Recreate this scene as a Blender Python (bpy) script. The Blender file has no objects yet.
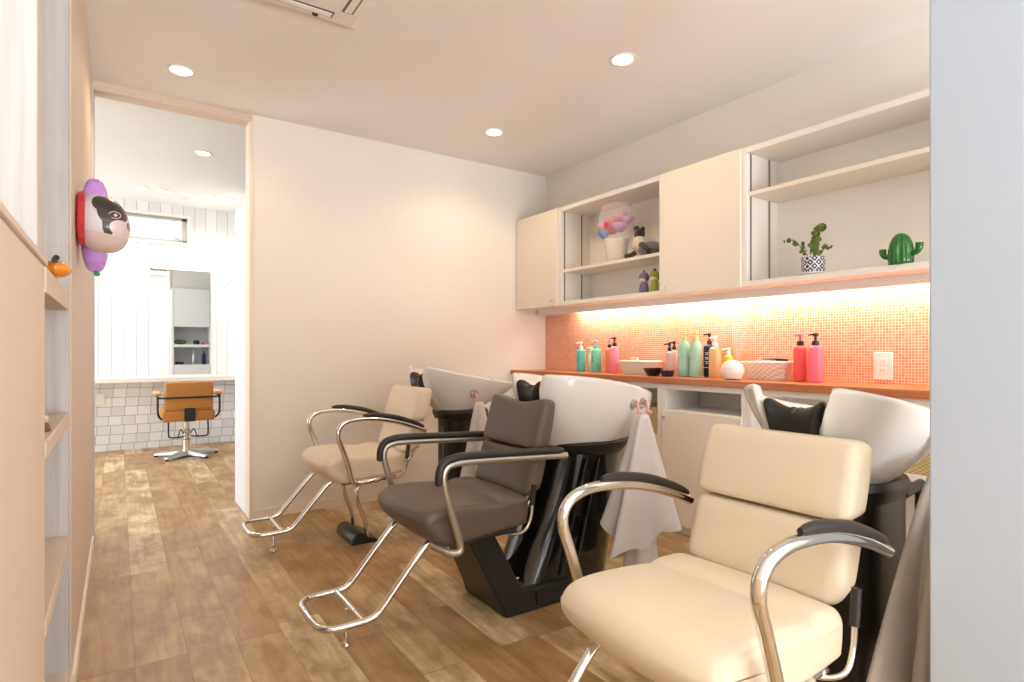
import bpy, bmesh, math, random
from mathutils import Vector, Matrix
random.seed(7)
sc = bpy.context.scene
COL = sc.collection
PI = math.pi

# ------------------------------------------------------------------ materials
def lin(c):
    def f(v):
        v /= 255.0
        return v / 12.92 if v <= 0.04045 else ((v + 0.055) / 1.055) ** 2.4
    return (f(c[0]), f(c[1]), f(c[2]), 1.0)

def base_mat(name):
    m = bpy.data.materials.new(name); m.use_nodes = True
    nt = m.node_tree
    return m, nt, nt.nodes['Principled BSDF']

def mat(name, rgb, rough=0.5, metal=0.0, coat=0.0, var=0.04, vscale=6.0, bump=0.0, bscale=60.0,
        sheen=0.0, trans=0.0, ior=1.45, alpha=1.0, spec=0.5):
    m, nt, b = base_mat(name)
    N, L = nt.nodes, nt.links
    tc = N.new('ShaderNodeTexCoord')
    nz = N.new('ShaderNodeTexNoise'); nz.inputs['Scale'].default_value = vscale; nz.inputs['Detail'].default_value = 3
    L.new(tc.outputs['Object'], nz.inputs['Vector'])
    mx = N.new('ShaderNodeMix'); mx.data_type = 'RGBA'
    c = lin(rgb)
    mx.inputs['A'].default_value = (c[0]*(1-var), c[1]*(1-var), c[2]*(1-var), 1)
    mx.inputs['B'].default_value = (min(1, c[0]*(1+var)), min(1, c[1]*(1+var)), min(1, c[2]*(1+var)), 1)
    L.new(nz.outputs['Fac'], mx.inputs['Factor'])
    L.new(mx.outputs['Result'], b.inputs['Base Color'])
    b.inputs['Roughness'].default_value = rough
    b.inputs['Metallic'].default_value = metal
    b.inputs['Coat Weight'].default_value = coat
    b.inputs['Coat Roughness'].default_value = 0.08
    b.inputs['Sheen Weight'].default_value = sheen
    b.inputs['Transmission Weight'].default_value = trans
    b.inputs['IOR'].default_value = ior
    b.inputs['Alpha'].default_value = alpha
    b.inputs['Specular IOR Level'].default_value = spec
    if bump > 0:
        n2 = N.new('ShaderNodeTexNoise'); n2.inputs['Scale'].default_value = bscale; n2.inputs['Detail'].default_value = 4
        L.new(tc.outputs['Object'], n2.inputs['Vector'])
        bp = N.new('ShaderNodeBump'); bp.inputs['Strength'].default_value = bump; bp.inputs['Distance'].default_value = 0.01
        L.new(n2.outputs['Fac'], bp.inputs['Height']); L.new(bp.outputs['Normal'], b.inputs['Normal'])
    return m

def emit(name, rgb, strength):
    m = bpy.data.materials.new(name); m.use_nodes = True
    nt = m.node_tree; nt.nodes.clear()
    e = nt.nodes.new('ShaderNodeEmission'); e.inputs['Color'].default_value = lin(rgb); e.inputs['Strength'].default_value = strength
    o = nt.nodes.new('ShaderNodeOutputMaterial'); nt.links.new(e.outputs[0], o.inputs[0])
    return m

class G:
    """tiny node-graph helper"""
    def __init__(s, nt): s.nt = nt; s.N = nt.nodes; s.L = nt.links
    def put(s, sock, v):
        if isinstance(v, (int, float)): sock.default_value = v
        elif isinstance(v, tuple): sock.default_value = v
        else: s.L.new(v, sock)
    def math(s, op, a, b=0.0, c=None):
        n = s.N.new('ShaderNodeMath'); n.operation = op
        s.put(n.inputs[0], a); s.put(n.inputs[1], b)
        if c is not None: s.put(n.inputs[2], c)
        return n.outputs[0]
    def xyz(s):
        g = s.N.new('ShaderNodeNewGeometry'); sp = s.N.new('ShaderNodeSeparateXYZ')
        s.L.new(g.outputs['Position'], sp.inputs[0]); return sp.outputs
    def comb(s, x, y, z):
        n = s.N.new('ShaderNodeCombineXYZ'); s.put(n.inputs[0], x); s.put(n.inputs[1], y); s.put(n.inputs[2], z); return n.outputs[0]
    def white(s, v):
        n = s.N.new('ShaderNodeTexWhiteNoise'); n.noise_dimensions = '3D'; s.L.new(v, n.inputs['Vector']); return n.outputs
    def noise(s, v, scale, detail=4, rough=0.55):
        n = s.N.new('ShaderNodeTexNoise'); s.L.new(v, n.inputs['Vector']); n.inputs['Scale'].default_value = scale
        n.inputs['Detail'].default_value = detail; n.inputs['Roughness'].default_value = rough; return n.outputs['Fac']
    def mix(s, f, a, b, mode='MIX'):
        n = s.N.new('ShaderNodeMix'); n.data_type = 'RGBA'; n.blend_type = mode
        s.put(n.inputs['Factor'], f); s.put(n.inputs['A'], a); s.put(n.inputs['B'], b); return n.outputs['Result']
    def ramp(s, f, stops):
        n = s.N.new('ShaderNodeValToRGB'); s.L.new(f, n.inputs[0]); e = n.color_ramp.elements
        while len(e) < len(stops): e.new(0.5)
        for i, (p, c) in enumerate(stops): e[i].position = p; e[i].color = c
        return n.outputs[0]
    def bump(s, h, strength, b, dist=0.002):
        n = s.N.new('ShaderNodeBump'); n.inputs['Strength'].default_value = strength; n.inputs['Distance'].default_value = dist
        s.L.new(h, n.inputs['Height']); s.L.new(n.outputs[0], b.inputs['Normal'])

def floor_mat():
    m, nt, b = base_mat('oak_plank_floor'); g = G(nt)
    x, y, z = g.xyz()[:3]
    W, LEN = 0.1465, 0.90
    u = g.math('DIVIDE', g.math('ADD', x, 10*W + 0.106), W)
    row = g.math('FLOOR', u); fu = g.math('SUBTRACT', u, row)
    r = g.white(g.comb(row, 3.3, 1.7))[0]
    v = g.math('ADD', g.math('DIVIDE', g.math('ADD', y, 10), LEN), g.math('MULTIPLY', r, 7.31))
    cl = g.math('FLOOR', v); fv = g.math('SUBTRACT', v, cl)
    pid = g.white(g.comb(row, cl, 5.1))
    off = pid[0]
    gx = g.math('ADD', g.math('MULTIPLY', x, 1.0), g.math('MULTIPLY', off, 13.0))
    grain = g.noise(g.comb(g.math('MULTIPLY', gx, 42.0), g.math('MULTIPLY', y, 2.6), off), 1.0, 6, 0.6)
    blot = g.noise(g.comb(g.math('MULTIPLY', gx, 9.0), g.math('MULTIPLY', y, 4.5), g.math('MULTIPLY', off, 9.0)), 1.0, 4, 0.6)
    tone = g.ramp(off, [(0.0, lin((186, 150, 100))), (0.4, lin((198, 164, 112))), (0.75, lin((214, 186, 134))), (1.0, lin((236, 214, 168)))])
    c1 = g.mix(g.math('MULTIPLY', g.ramp(blot, [(0.38, (0, 0, 0, 1)), (0.64, (1, 1, 1, 1))]), 0.80), tone, lin((150, 114, 72)))
    c2 = g.mix(g.math('MULTIPLY', g.ramp(grain, [(0.42, (0, 0, 0, 1)), (0.72, (1, 1, 1, 1))]), 0.5), c1, lin((126, 92, 56)))
    e1 = g.math('LESS_THAN', fu, 0.014); e2 = g.math('LESS_THAN', fv, 0.004)
    seam = g.math('MAXIMUM', e1, e2)
    c3 = g.mix(g.math('MULTIPLY', seam, 0.55), c2, lin((88, 62, 40)))
    nt.links.new(c3, b.inputs['Base Color'])
    b.inputs['Roughness'].default_value = 0.42
    g.bump(g.math('SUBTRACT', g.math('MULTIPLY', grain, 0.25), seam), 0.25, b)
    return m

def mosaic_mat():
    m, nt, b = base_mat('orange_mosaic_tile'); g = G(nt)
    x, y, z = g.xyz()[:3]
    P = 0.0128
    u = g.math('DIVIDE', g.math('ADD', y, 10), P); w = g.math('DIVIDE', z, P)
    cu, cw = g.math('FLOOR', u), g.math('FLOOR', w)
    fu, fw = g.math('SUBTRACT', u, cu), g.math('SUBTRACT', w, cw)
    t = 0.15
    gr = g.math('MAXIMUM', g.math('LESS_THAN', fu, t), g.math('LESS_THAN', fw, t))
    rnd = g.white(g.comb(cu, cw, 2.0))[0]
    tile = g.ramp(rnd, [(0.0, lin((226, 140, 106))), (0.5, lin((236, 156, 122))), (1.0, lin((242, 172, 140)))])
    c = g.mix(gr, tile, lin((250, 226, 206)))
    nt.links.new(c, b.inputs['Base Color'])
    rg = g.math('ADD', g.math('MULTIPLY', gr, 0.5), 0.18); nt.links.new(rg, b.inputs['Roughness'])
    g.bump(g.math('SUBTRACT', 1.0, gr), 0.2, b, 0.001)
    return m

def square_tile_mat():
    m, nt, b = base_mat('white_square_tile'); g = G(nt)
    x, y, z = g.xyz()[:3]
    W, H = 0.112, 0.093
    w = g.math('DIVIDE', g.math('ADD', z, 0.03), H); cw = g.math('FLOOR', w); fw = g.math('SUBTRACT', w, cw)
    r = g.white(g.comb(cw, 8.0, 1.0))[0]
    u = g.math('ADD', g.math('DIVIDE', g.math('ADD', x, 5), W), r); cu = g.math('FLOOR', u); fu = g.math('SUBTRACT', u, cu)
    gr = g.math('MAXIMUM', g.math('LESS_THAN', fu, 0.035), g.math('LESS_THAN', fw, 0.042))
    rnd = g.white(g.comb(cu, cw, 4.0))[0]
    c = g.mix(gr, g.ramp(rnd, [(0, lin((222, 222, 222))), (1, lin((240, 240, 238)))]), lin((132, 130, 124)))
    nt.links.new(c, b.inputs['Base Color'])
    b.inputs['Roughness'].default_value = 0.22
    g.bump(g.math('SUBTRACT', 1.0, gr), 0.3, b)
    return m

def plank_wall_mat():
    m, nt, b = base_mat('white_plank_wall'); g = G(nt)
    x, y, z = g.xyz()[:3]
    u = g.math('DIVIDE', g.math('ADD', x, 5), 0.105); cu = g.math('FLOOR', u); fu = g.math('SUBTRACT', u, cu)
    gr = g.math('LESS_THAN', fu, 0.05)
    r = g.white(g.comb(cu, 1.0, 1.0))[0]
    n = g.noise(g.comb(g.math('MULTIPLY', x, 60.0), z, 0.0), 1.0, 3)
    base = g.ramp(g.math('ADD', g.math('MULTIPLY', r, 0.7), g.math('MULTIPLY', n, 0.3)), [(0, lin((222, 222, 218))), (1, lin((242, 242, 240)))])
    c = g.mix(gr, base, lin((176, 176, 172)))
    nt.links.new(c, b.inputs['Base Color']); b.inputs['Roughness'].default_value = 0.6
    return m

def whitewash_mat():
    m, nt, b = base_mat('whitewashed_wood'); g = G(nt)
    x, y, z = g.xyz()[:3]
    n = g.noise(g.comb(g.math('MULTIPLY', x, 55.0), g.math('MULTIPLY', y, 55.0), g.math('MULTIPLY', z, 1.6)), 1.0, 6, 0.6)
    k = g.noise(g.comb(g.math('MULTIPLY', x, 16.0), g.math('MULTIPLY', y, 16.0), g.math('MULTIPLY', z, 5.0)), 1.0, 2)
    base = g.ramp(n, [(0.3, lin((190, 188, 188))), (0.7, lin((216, 210, 206)))])
    c = g.mix(g.math('MULTIPLY', g.ramp(k, [(0.62, (0, 0, 0, 1)), (0.75, (1, 1, 1, 1))]), 0.35), base, lin((172, 162, 160)))
    nt.links.new(c, b.inputs['Base Color']); b.inputs['Roughness'].default_value = 0.6
    g.bump(n, 0.1, b)
    return m

def counter_wood_mat():
    m, nt, b = base_mat('orange_wood_worktop'); g = G(nt)
    x, y, z = g.xyz()[:3]
    n = g.noise(g.comb(g.math('MULTIPLY', x, 40.0), g.math('MULTIPLY', y, 2.5), g.math('MULTIPLY', z, 160.0)), 1.0, 5)
    c = g.ramp(n, [(0.3, lin((176, 100, 58))), (0.7, lin((208, 132, 82)))])
    nt.links.new(c, b.inputs['Base Color']); b.inputs['Roughness'].default_value = 0.38
    return m

def weave_mat(name, ca, cb, s=160.0):
    m, nt, b = base_mat(name); g = G(nt)
    tc = nt.nodes.new('ShaderNodeTexCoord'); sp = nt.nodes.new('ShaderNodeSeparateXYZ'); nt.links.new(tc.outputs['Object'], sp.inputs[0])
    x, y, z = sp.outputs[:3]
    ang = g.math('ADD', x, y)
    a = g.math('SINE', g.math('MULTIPLY', ang, s*2.2)); c = g.math('SINE', g.math('MULTIPLY', z, s*3.2))
    h = g.math('MULTIPLY', a, c)
    f = g.math('ADD', g.math('MULTIPLY', h, 0.5), 0.5)
    nt.links.new(g.mix(f, lin(ca), lin(cb)), b.inputs['Base Color']); b.inputs['Roughness'].default_value = 0.6
    g.bump(f, 0.6, b, 0.003)
    return m

def diamond_mat():
    m, nt, b = base_mat('navy_diamond_ceramic'); g = G(nt)
    tc = nt.nodes.new('ShaderNodeTexCoord'); sp = nt.nodes.new('ShaderNodeSeparateXYZ'); nt.links.new(tc.outputs['Object'], sp.inputs[0])
    x, y, z = sp.outputs[:3]
    a = g.math('MULTIPLY', g.math('ARCTAN2', y, x), 0.05)      # arc length
    P = 0.036
    d1 = g.math('DIVIDE', g.math('ADD', a, z), P); d2 = g.math('DIVIDE', g.math('SUBTRACT', a, z), P)
    f1 = g.math('ABSOLUTE', g.math('SUBTRACT', g.math('FRACT', d1), 0.5)); f2 = g.math('ABSOLUTE', g.math('SUBTRACT', g.math('FRACT', d2), 0.5))
    line = g.math('GREATER_THAN', g.math('MAXIMUM', f1, f2), 0.40)
    core = g.math('LESS_THAN', g.math('MAXIMUM', f1, f2), 0.16)
    w = g.math('MAXIMUM', line, core)
    nt.links.new(g.mix(w, lin((40, 48, 86)), lin((228, 226, 224))), b.inputs['Base Color']); b.inputs['Roughness'].default_value = 0.25
    return m

M = {}
M['wall'] = mat('white_wallpaper', (240, 234, 226), 0.75, var=0.012, vscale=3, bump=0.05, bscale=300)
M['ceil'] = mat('white_ceiling_paper', (243, 240, 236), 0.85, var=0.01, vscale=3)
M['farceil'] = mat('far_white_ceiling', (236, 236, 232), 0.85, var=0.01)
M['cool'] = mat('white_wall_paint', (236, 236, 238), 0.7, var=0.01)
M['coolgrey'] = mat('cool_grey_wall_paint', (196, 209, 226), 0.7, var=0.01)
M['panel'] = mat('cream_panel', (220, 202, 184), 0.6, var=0.012, vscale=2)
M['trim'] = mat('cream_trim', (240, 226, 206), 0.55, var=0.01)
M['cab'] = mat('ivory_cabinet', (240, 230, 214), 0.45, var=0.012, vscale=2)
M['cabin'] = mat('white_cabinet_body', (243, 238, 231), 0.5, var=0.012)
M['floor'] = floor_mat(); M['mosaic'] = mosaic_mat(); M['sqtile'] = square_tile_mat(); M['plank'] = plank_wall_mat()
M['wash'] = whitewash_mat(); M['worktop'] = counter_wood_mat()
M['chrome'] = mat('polished_chrome', (222, 220, 216), 0.10, metal=1.0, var=0.02)
M['nickel'] = mat('satin_grey_tube', (186, 180, 172), 0.32, metal=0.85, var=0.02)
M['brushed'] = mat('brushed_steel', (200, 204, 206), 0.3, metal=0.8, var=0.03)
M['cream'] = mat('cream_leather', (230, 214, 187), 0.42, var=0.03, vscale=5, bump=0.06, bscale=420)
M['taupe'] = mat('taupe_leather', (100, 88, 78), 0.40, var=0.05, vscale=5, bump=0.06, bscale=420)
M['tan'] = mat('tan_leather', (186, 128, 58), 0.5, var=0.04)
M['blackpad'] = mat('black_arm_pad', (44, 40, 38), 0.42, var=0.05)
M['blackmatt'] = mat('black_metal', (34, 33, 33), 0.5, var=0.05)
M['gloss'] = mat('glossy_black_shell', (14, 14, 15), 0.12, coat=0.6, var=0.05)
M['black'] = mat('black_shell', (36, 34, 32), 0.35, var=0.05)
M['ceramic'] = mat('white_basin_ceramic', (234, 231, 228), 0.16, coat=0.25, var=0.01)
M['neckpad'] = mat('black_neck_leather', (30, 28, 28), 0.36, var=0.06, bump=0.05, bscale=300)
M['cloth'] = mat('grey_gown_cloth', (210, 206, 206), 0.8, sheen=0.3, var=0.05, vscale=10, bump=0.06, bscale=250)
M['cloth2'] = mat('taupe_gown_cloth', (190, 180, 170), 0.8, sheen=0.3, var=0.05, vscale=10, bump=0.06, bscale=250)
M['clip'] = mat('pink_clip_plastic', (232, 184, 172), 0.35, var=0.03)
M['suction'] = mat('clear_suction_cup', (232, 216, 212), 0.15, trans=0.7, var=0.01)
M['tealA'] = mat('teal_bottle', (104, 200, 196), 0.3, var=0.08, vscale=30)
M['tealB'] = mat('mint_bottle', (120, 214, 194), 0.3, var=0.12, vscale=30)
M['seag'] = mat('pearl_green_bottle', (168, 214, 194), 0.22, var=0.10, vscale=24, coat=0.4)
M['limecap'] = mat('lime_cap', (206, 222, 140), 0.3, var=0.04)
M['coral'] = mat('coral_bottle', (244, 142, 124), 0.28, var=0.06)
M['pink'] = mat('pink_bottle', (248, 146, 168), 0.28, var=0.06)
M['hotpink'] = mat('hot_pink_bottle', (248, 122, 142), 0.28, var=0.05)
M['hotred'] = mat('red_pink_bottle', (244, 104, 100), 0.28, var=0.05)
M['white'] = mat('white_plastic', (240, 236, 230), 0.35, var=0.01)
M['darkcap'] = mat('dark_brown_cap', (58, 34, 34), 0.35, var=0.05)
M['navy'] = mat('navy_bottle', (38, 44, 84), 0.3, var=0.05)
M['amber'] = mat('pale_amber_liquid', (246, 206, 150), 0.15, var=0.05, trans=0.25)
M['yellow'] = mat('yellow_label', (240, 214, 70), 0.4, var=0.05)
M['mauve'] = mat('mauve_clear_bottle', (226, 176, 176), 0.2, var=0.05)
M['weave_white'] = weave_mat('white_woven_basket', (214, 204, 192), (244, 238, 228), 150)
M['weave_tan'] = weave_mat('wicker_basket', (168, 140, 86), (226, 204, 146), 130)
M['lattice'] = weave_mat('white_lattice_basket', (226, 182, 152), (246, 240, 230), 90)
M['diamond'] = diamond_mat()
M['leaf'] = mat('green_leaf', (92, 112, 46), 0.45, var=0.35, vscale=60)
M['stem'] = mat('green_stem', (96, 110, 56), 0.5, var=0.1)
M['cactus'] = mat('green_glass_cactus', (38, 130, 44), 0.12, var=0.25, vscale=25, trans=0.45, coat=0.5)
M['purpledoll'] = mat('purple_doll_paint', (112, 104, 136), 0.5, var=0.08, vscale=50)
M['greendoll'] = mat('olive_doll_paint', (142, 156, 40), 0.5, var=0.08, vscale=50)
M['dollface'] = mat('pale_doll_face', (226, 206, 186), 0.5)
M['orange'] = mat('orange_glass_pumpkin', (226, 140, 38), 0.2, var=0.2, vscale=40, coat=0.4)
M['balwhite'] = mat('white_foil', (226, 218, 218), 0.28, var=0.02, coat=0.3)
M['balblack'] = mat('dark_foil', (58, 52, 50), 0.3, var=0.05, coat=0.3)
M['balskin'] = mat('blush_foil', (222, 196, 190), 0.3, var=0.02, coat=0.3)
M['purple'] = mat('purple_foil', (208, 154, 232), 0.2, var=0.22, vscale=22, coat=0.5)
M['redfoil'] = mat('red_patterned_collar', (206, 60, 70), 0.4, var=0.5, vscale=90)
M['green_tag'] = mat('green_tag', (60, 160, 120), 0.4)
M['mirror'] = mat('silver_mirror', (244, 248, 247), 0.015, metal=1.0, var=0.0)
M['glass'] = mat('window_glass', (235, 245, 250), 0.02, trans=1.0, ior=1.05, var=0.0)
M['cello'] = mat('cellophane', (255, 240, 240), 0.06, alpha=0.22, var=0.0)
M['rose'] = mat('rose_bloom', (226, 74, 106), 0.6, var=0.15, vscale=60, bump=0.4, bscale=90)
M['pinkbloom'] = mat('pale_pink_bloom', (238, 176, 184), 0.6, var=0.1, vscale=60, bump=0.4, bscale=90)
M['lilac'] = mat('lilac_bloom', (206, 160, 196), 0.6, var=0.1, vscale=60, bump=0.4, bscale=90)
M['bluebloom'] = mat('blue_bloom', (126, 156, 214), 0.6, var=0.1, vscale=60, bump=0.4, bscale=90)
M['plushgrey'] = mat('grey_plush', (96, 94, 98), 0.9, sheen=0.4, var=0.1, bump=0.3, bscale=200)
M['plushdark'] = mat('dark_plush', (52, 40, 38), 0.9, sheen=0.4, var=0.1, bump=0.3, bscale=200)
M['plushcream'] = mat('cream_plush', (222, 210, 184), 0.9, sheen=0.4, var=0.1, bump=0.3, bscale=200)
M['woodarm'] = mat('light_wood_armrest', (220, 168, 110), 0.5, var=0.08)
M['brown'] = mat('brown_wood', (128, 84, 54), 0.6, var=0.1)
M['slot'] = mat('dark_slot', (120, 108, 96), 0.6)
M['railm'] = mat('grey_shelf_rail', (150, 142, 132), 0.4, metal=0.6)
M['lamp_warm'] = emit('warm_lamp_glow', (255, 244, 222), 14)
M['lamp_white'] = emit('white_lamp_glow', (255, 252, 244), 10)
M['led'] = emit('led_strip_glow', (255, 236, 206), 12)

# ------------------------------------------------------------------ mesh builder
def catmull(pts, n=6, closed=False):
    P = [Vector(p) for p in pts]; out = []
    N = len(P)
    rng = range(N) if closed else range(N-1)
    for i in rng:
        if closed: a, b, c, d = P[(i-1) % N], P[i], P[(i+1) % N], P[(i+2) % N]
        else: a, b, c, d = P[max(i-1, 0)], P[i], P[i+1], P[min(i+2, N-1)]
        for k in range(n):
            t = k/n
            out.append(0.5*((2*b) + (c-a)*t + (2*a-5*b+4*c-d)*t*t + (3*b-a-3*c+d)*t**3))
    if not closed: out.append(P[-1].copy())
    return out

class MB:
    def __init__(s): s.v = []; s.f = []
    def ring_loft(s, rings, cap0=True, cap1=True, closed=True):
        base = len(s.v); n = len(rings[0])
        for r in rings: s.v += [Vector(p) for p in r]
        for i in range(len(rings)-1):
            for j in range(n if closed else n-1):
                a = base+i*n+j; b = base+i*n+(j+1) % n
                s.f.append((a, b, b+n, a+n))
        if cap0: s.f.append(tuple(base+j for j in reversed(range(n))))
        if cap1: s.f.append(tuple(base+(len(rings)-1)*n+j for j in range(n)))
        return s
    def box(s, x0, y0, z0, x1, y1, z1):
        r = lambda z: [(x0, y0, z), (x1, y0, z), (x1, y1, z), (x0, y1, z)]
        return s.ring_loft([r(z0), r(z1)])
    def tube(s, pts, r, n=12, smooth=5, closed=False, flat=1.0, raw=False):
        P = [Vector(p) for p in pts] if raw else catmull(pts, smooth, closed)
        rad = r if callable(r) else (lambda t: r)
        m = len(P); T = []
        for i in range(m):
            if closed: d = P[(i+1) % m]-P[(i-1) % m]
            else: d = P[min(i+1, m-1)]-P[max(i-1, 0)]
            T.append(d.normalized())
        up = Vector((0, 1, 0)) if abs(T[0].y) < 0.9 else Vector((0, 0, 1))
        u = T[0].cross(up).normalized(); rings = []
        for i in range(m):
            u = (u - T[i]*u.dot(T[i])).normalized(); w = T[i].cross(u)
            rr = rad(i/(m-1))
            rings.append([P[i]+(u*math.cos(2*PI*k/n)+w*flat*math.sin(2*PI*k/n))*rr for k in range(n)])
        if closed: rings.append(rings[0]); return s.ring_loft(rings, False, False)
        return s.ring_loft(rings)
    def lathe(s, prof, c=(0, 0, 0), n=24, sx=1.0, sy=1.0, sup=2.0, rot=0.0):
        rings = []
        for r, z in prof:
            ring = []
            for k in range(n):
                a = 2*PI*k/n; ca, sa = math.cos(a), math.sin(a)
                if sup != 2.0:
                    q = (abs(ca)**sup+abs(sa)**sup)**(-1/sup)
                else: q = 1
                x, y = r*q*ca*sx, r*q*sa*sy
                ring.append((c[0]+x*math.cos(rot)-y*math.sin(rot), c[1]+x*math.sin(rot)+y*math.cos(rot), c[2]+z))
            rings.append(ring)
        return s.ring_loft(rings)
    def ball(s, c, rx, ry=None, rz=None, n=16, m=10):
        ry = ry or rx; rz = rz or rx
        rings = []
        for i in range(m+1):
            t = -PI/2+PI*i/m; t = max(-PI/2+0.02, min(PI/2-0.02, t))
            rings.append([(c[0]+rx*math.cos(t)*math.cos(2*PI*k/n), c[1]+ry*math.cos(t)*math.sin(2*PI*k/n), c[2]+rz*math.sin(t)) for k in range(n)])
        return s.ring_loft(rings)
    def sweep_y(s, prof, y0, y1, r, steps=5, mid=1, warp=None):
        """closed (x,z) outline swept along y with rounded ends of radius r"""
        n = len(prof)
        P = [Vector((p[0], p[1])) for p in prof]
        c = sum(P, Vector((0, 0)))/n
        # outline inset = scaling along the outline's own long and short axis
        ln = [(P[(i+1) % n]-P[i-1]).length for i in range(n)]; tot = sum(ln)
        c = sum((P[i]*ln[i] for i in range(n)), Vector((0, 0)))/tot
        sxx = sum(ln[i]*(P[i].x-c.x)**2 for i in range(n)); syy = sum(ln[i]*(P[i].y-c.y)**2 for i in range(n)); sxy = sum(ln[i]*(P[i].x-c.x)*(P[i].y-c.y) for i in range(n))
        th = 0.5*math.atan2(2*sxy, sxx-syy); e1 = Vector((math.cos(th), math.sin(th))); e2 = Vector((-e1.y, e1.x))
        h1 = max(abs((q-c).dot(e1)) for q in P); h2 = max(abs((q-c).dot(e2)) for q in P)
        seq = [(y0+dy, ins) for ins, dy in [(r*(1-math.sin(PI/2*k/steps)), r*(1-math.cos(PI/2*k/steps))) for k in range(steps+1)]]
        for k in range(1, mid): seq.append((y0+r+(y1-y0-2*r)*k/mid, 0))
        seq += [(y1-dy, ins) for ins, dy in [(r*(1-math.sin(PI/2*k/steps)), r*(1-math.cos(PI/2*k/steps))) for k in range(steps, -1, -1)]]
        rings = []
        for y, ins in seq:
            ring = []
            k1 = (h1-min(ins, 0.8*h1))/h1; k2 = (h2-min(ins, 0.8*h2))/h2
            for p in P:
                a = c+e1*((p-c).dot(e1)*k1)+e2*((p-c).dot(e2)*k2)
                x, z = a.x, a.y
                if warp: x, z = warp(x, y, z)
                ring.append((x, y, z))
            rings.append(ring)
        def cap(ring, y):
            cxm = sum(q[0] for q in ring)/n; czm = sum(q[2] for q in ring)/n
            return [[(cxm+(q[0]-cxm)*k, y, czm+(q[2]-czm)*k) for q in ring] for k in (0.66, 0.33, 0.03)]
        a = list(reversed(cap(rings[0], rings[0][0][1]))); b = cap(rings[-1], rings[-1][0][1])
        return s.ring_loft(a+rings+b)
    def build(s, name, m, parent=None, smooth=True, bevel=0, seg=2, sub=0, origin=None, angle=40):
        if parent is not None:
            o0 = ORIG[parent.name]
        elif origin is not None: o0 = Vector(origin)
        else:
            xs = [v.x for v in s.v]; ys = [v.y for v in s.v]; zs = [v.z for v in s.v]
            o0 = Vector(((min(xs)+max(xs))/2, (min(ys)+max(ys))/2, min(zs)))
        me = bpy.data.meshes.new(name)
        me.from_pydata([tuple(v-o0) for v in s.v], [], s.f); me.update()
        bm = bmesh.new(); bm.from_mesh(me)
        bmesh.ops.recalc_face_normals(bm, faces=bm.faces); bm.to_mesh(me); bm.free()
        o = bpy.data.objects.new(name, me); COL.objects.link(o)
        if isinstance(m, (list, tuple)):
            for q in m: me.materials.append(q)
        else: me.materials.append(m)
        if parent is not None: o.parent = parent; ORIG[o.name] = o0
        else: o.location = o0; ORIG[o.name] = o0
        if bevel:
            b = o.modifiers.new('bevel', 'BEVEL'); b.width = bevel; b.segments = seg; b.limit_method = 'ANGLE'; b.angle_limit = math.radians(35)
        if sub:
            q = o.modifiers.new('sub', 'SUBSURF'); q.levels = sub; q.render_levels = sub
        if smooth:
            me.polygons.foreach_set('use_smooth', [True]*len(me.polygons))
            try: me.set_sharp_from_angle(angle=math.radians(angle))
            except Exception: pass
        return o
ORIG = {}

def tag(o, label, cat, group=None, kind=None):
    o['label'] = label; o['category'] = cat
    if group: o['group'] = group
    if kind: o['kind'] = kind
    return o
def thing(name, loc, label, cat, group=None):
    o = bpy.data.objects.new(name, None); COL.objects.link(o); o.location = loc; o.empty_display_size = 0.05
    ORIG[o.name] = Vector(loc)
    return tag(o, label, cat, group)
def struct(name, mb, m, label, cat, bevel=0, **k):
    o = mb.build(name, m, smooth=bool(bevel), bevel=bevel, **k); return tag(o, label, cat, kind='structure')
def dup(root, loc, label, group=None):
    c = root.copy(); COL.objects.link(c); c.location = loc; c['label'] = label
    if group: c['group'] = group
    for ch in list(root.children):
        d = ch.copy(); COL.objects.link(d); d.parent = c
        for g2 in list(ch.children):
            e = g2.copy(); COL.objects.link(e); e.parent = d
    return c
B = lambda *a: MB().box(*a)

# ------------------------------------------------------------------ camera
F = 578.0
cam = bpy.data.objects.new('camera', bpy.data.cameras.new('camera')); COL.objects.link(cam)
cam.location = (0, 0, 1.0); cam.rotation_euler = (PI/2, 0, -math.atan(393/F))
cam.data.sensor_width = 36; cam.data.lens = F/1024*36; cam.data.shift_y = 9.5/1024; cam.data.clip_start = 0.02
sc.camera = cam

# ------------------------------------------------------------------ setting
XW, YP, ZC, YF, ZF = 2.85, 3.70, 2.40, 7.03, 2.53
struct('floor', B(-3.0, -3.1, -0.1, 3.1, 7.2, 0.0), M['floor'], 'oak plank floor running from the wash area into the far room', 'floor')
struct('ceiling', B(-3.0, -3.1, ZC, 3.0, YP+0.10, ZC+0.06), M['ceil'], 'white ceiling over the shampoo area', 'ceiling')
struct('ceiling', B(-3.0, YP+0.10, ZF, 3.0, 7.2, ZF+0.06), M['farceil'], 'white ceiling of the far styling room', 'ceiling')
struct('wall_right', B(XW, -3.1, 0, XW+0.1, YP+0.1, 2.46), M['wall'], 'white wall above and behind the wash counter', 'wall')
struct('wall_front', B(0.655, YP, 0, XW+0.1, YP+0.10, 2.56), M['wall'], 'pale wall behind the cream shampoo chair beside the doorway', 'wall')
hd = MB(); hd.box(-0.114, YP, 2.355, 0.655, YP+0.10, 2.56); hd.box(-3.0, YP+0.0, 0, -0.16, YP+0.10, 2.56)
struct('wall_header', hd, M['panel'], 'shallow wall strip above the doorway opening to the far room', 'wall')
struct('trim_1', B(0.635, YP-0.012, 0, 0.657, YP+0.11, 2.355), M['trim'], 'cream vertical trim on the doorway edge of the pale wall', 'trim', bevel=0.003)
struct('wall_left', B(-0.165, 2.10, 0, -0.114, 3.80, 2.45), M['panel'], 'narrow cream wall between the open shelves and the doorway', 'wall')
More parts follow.
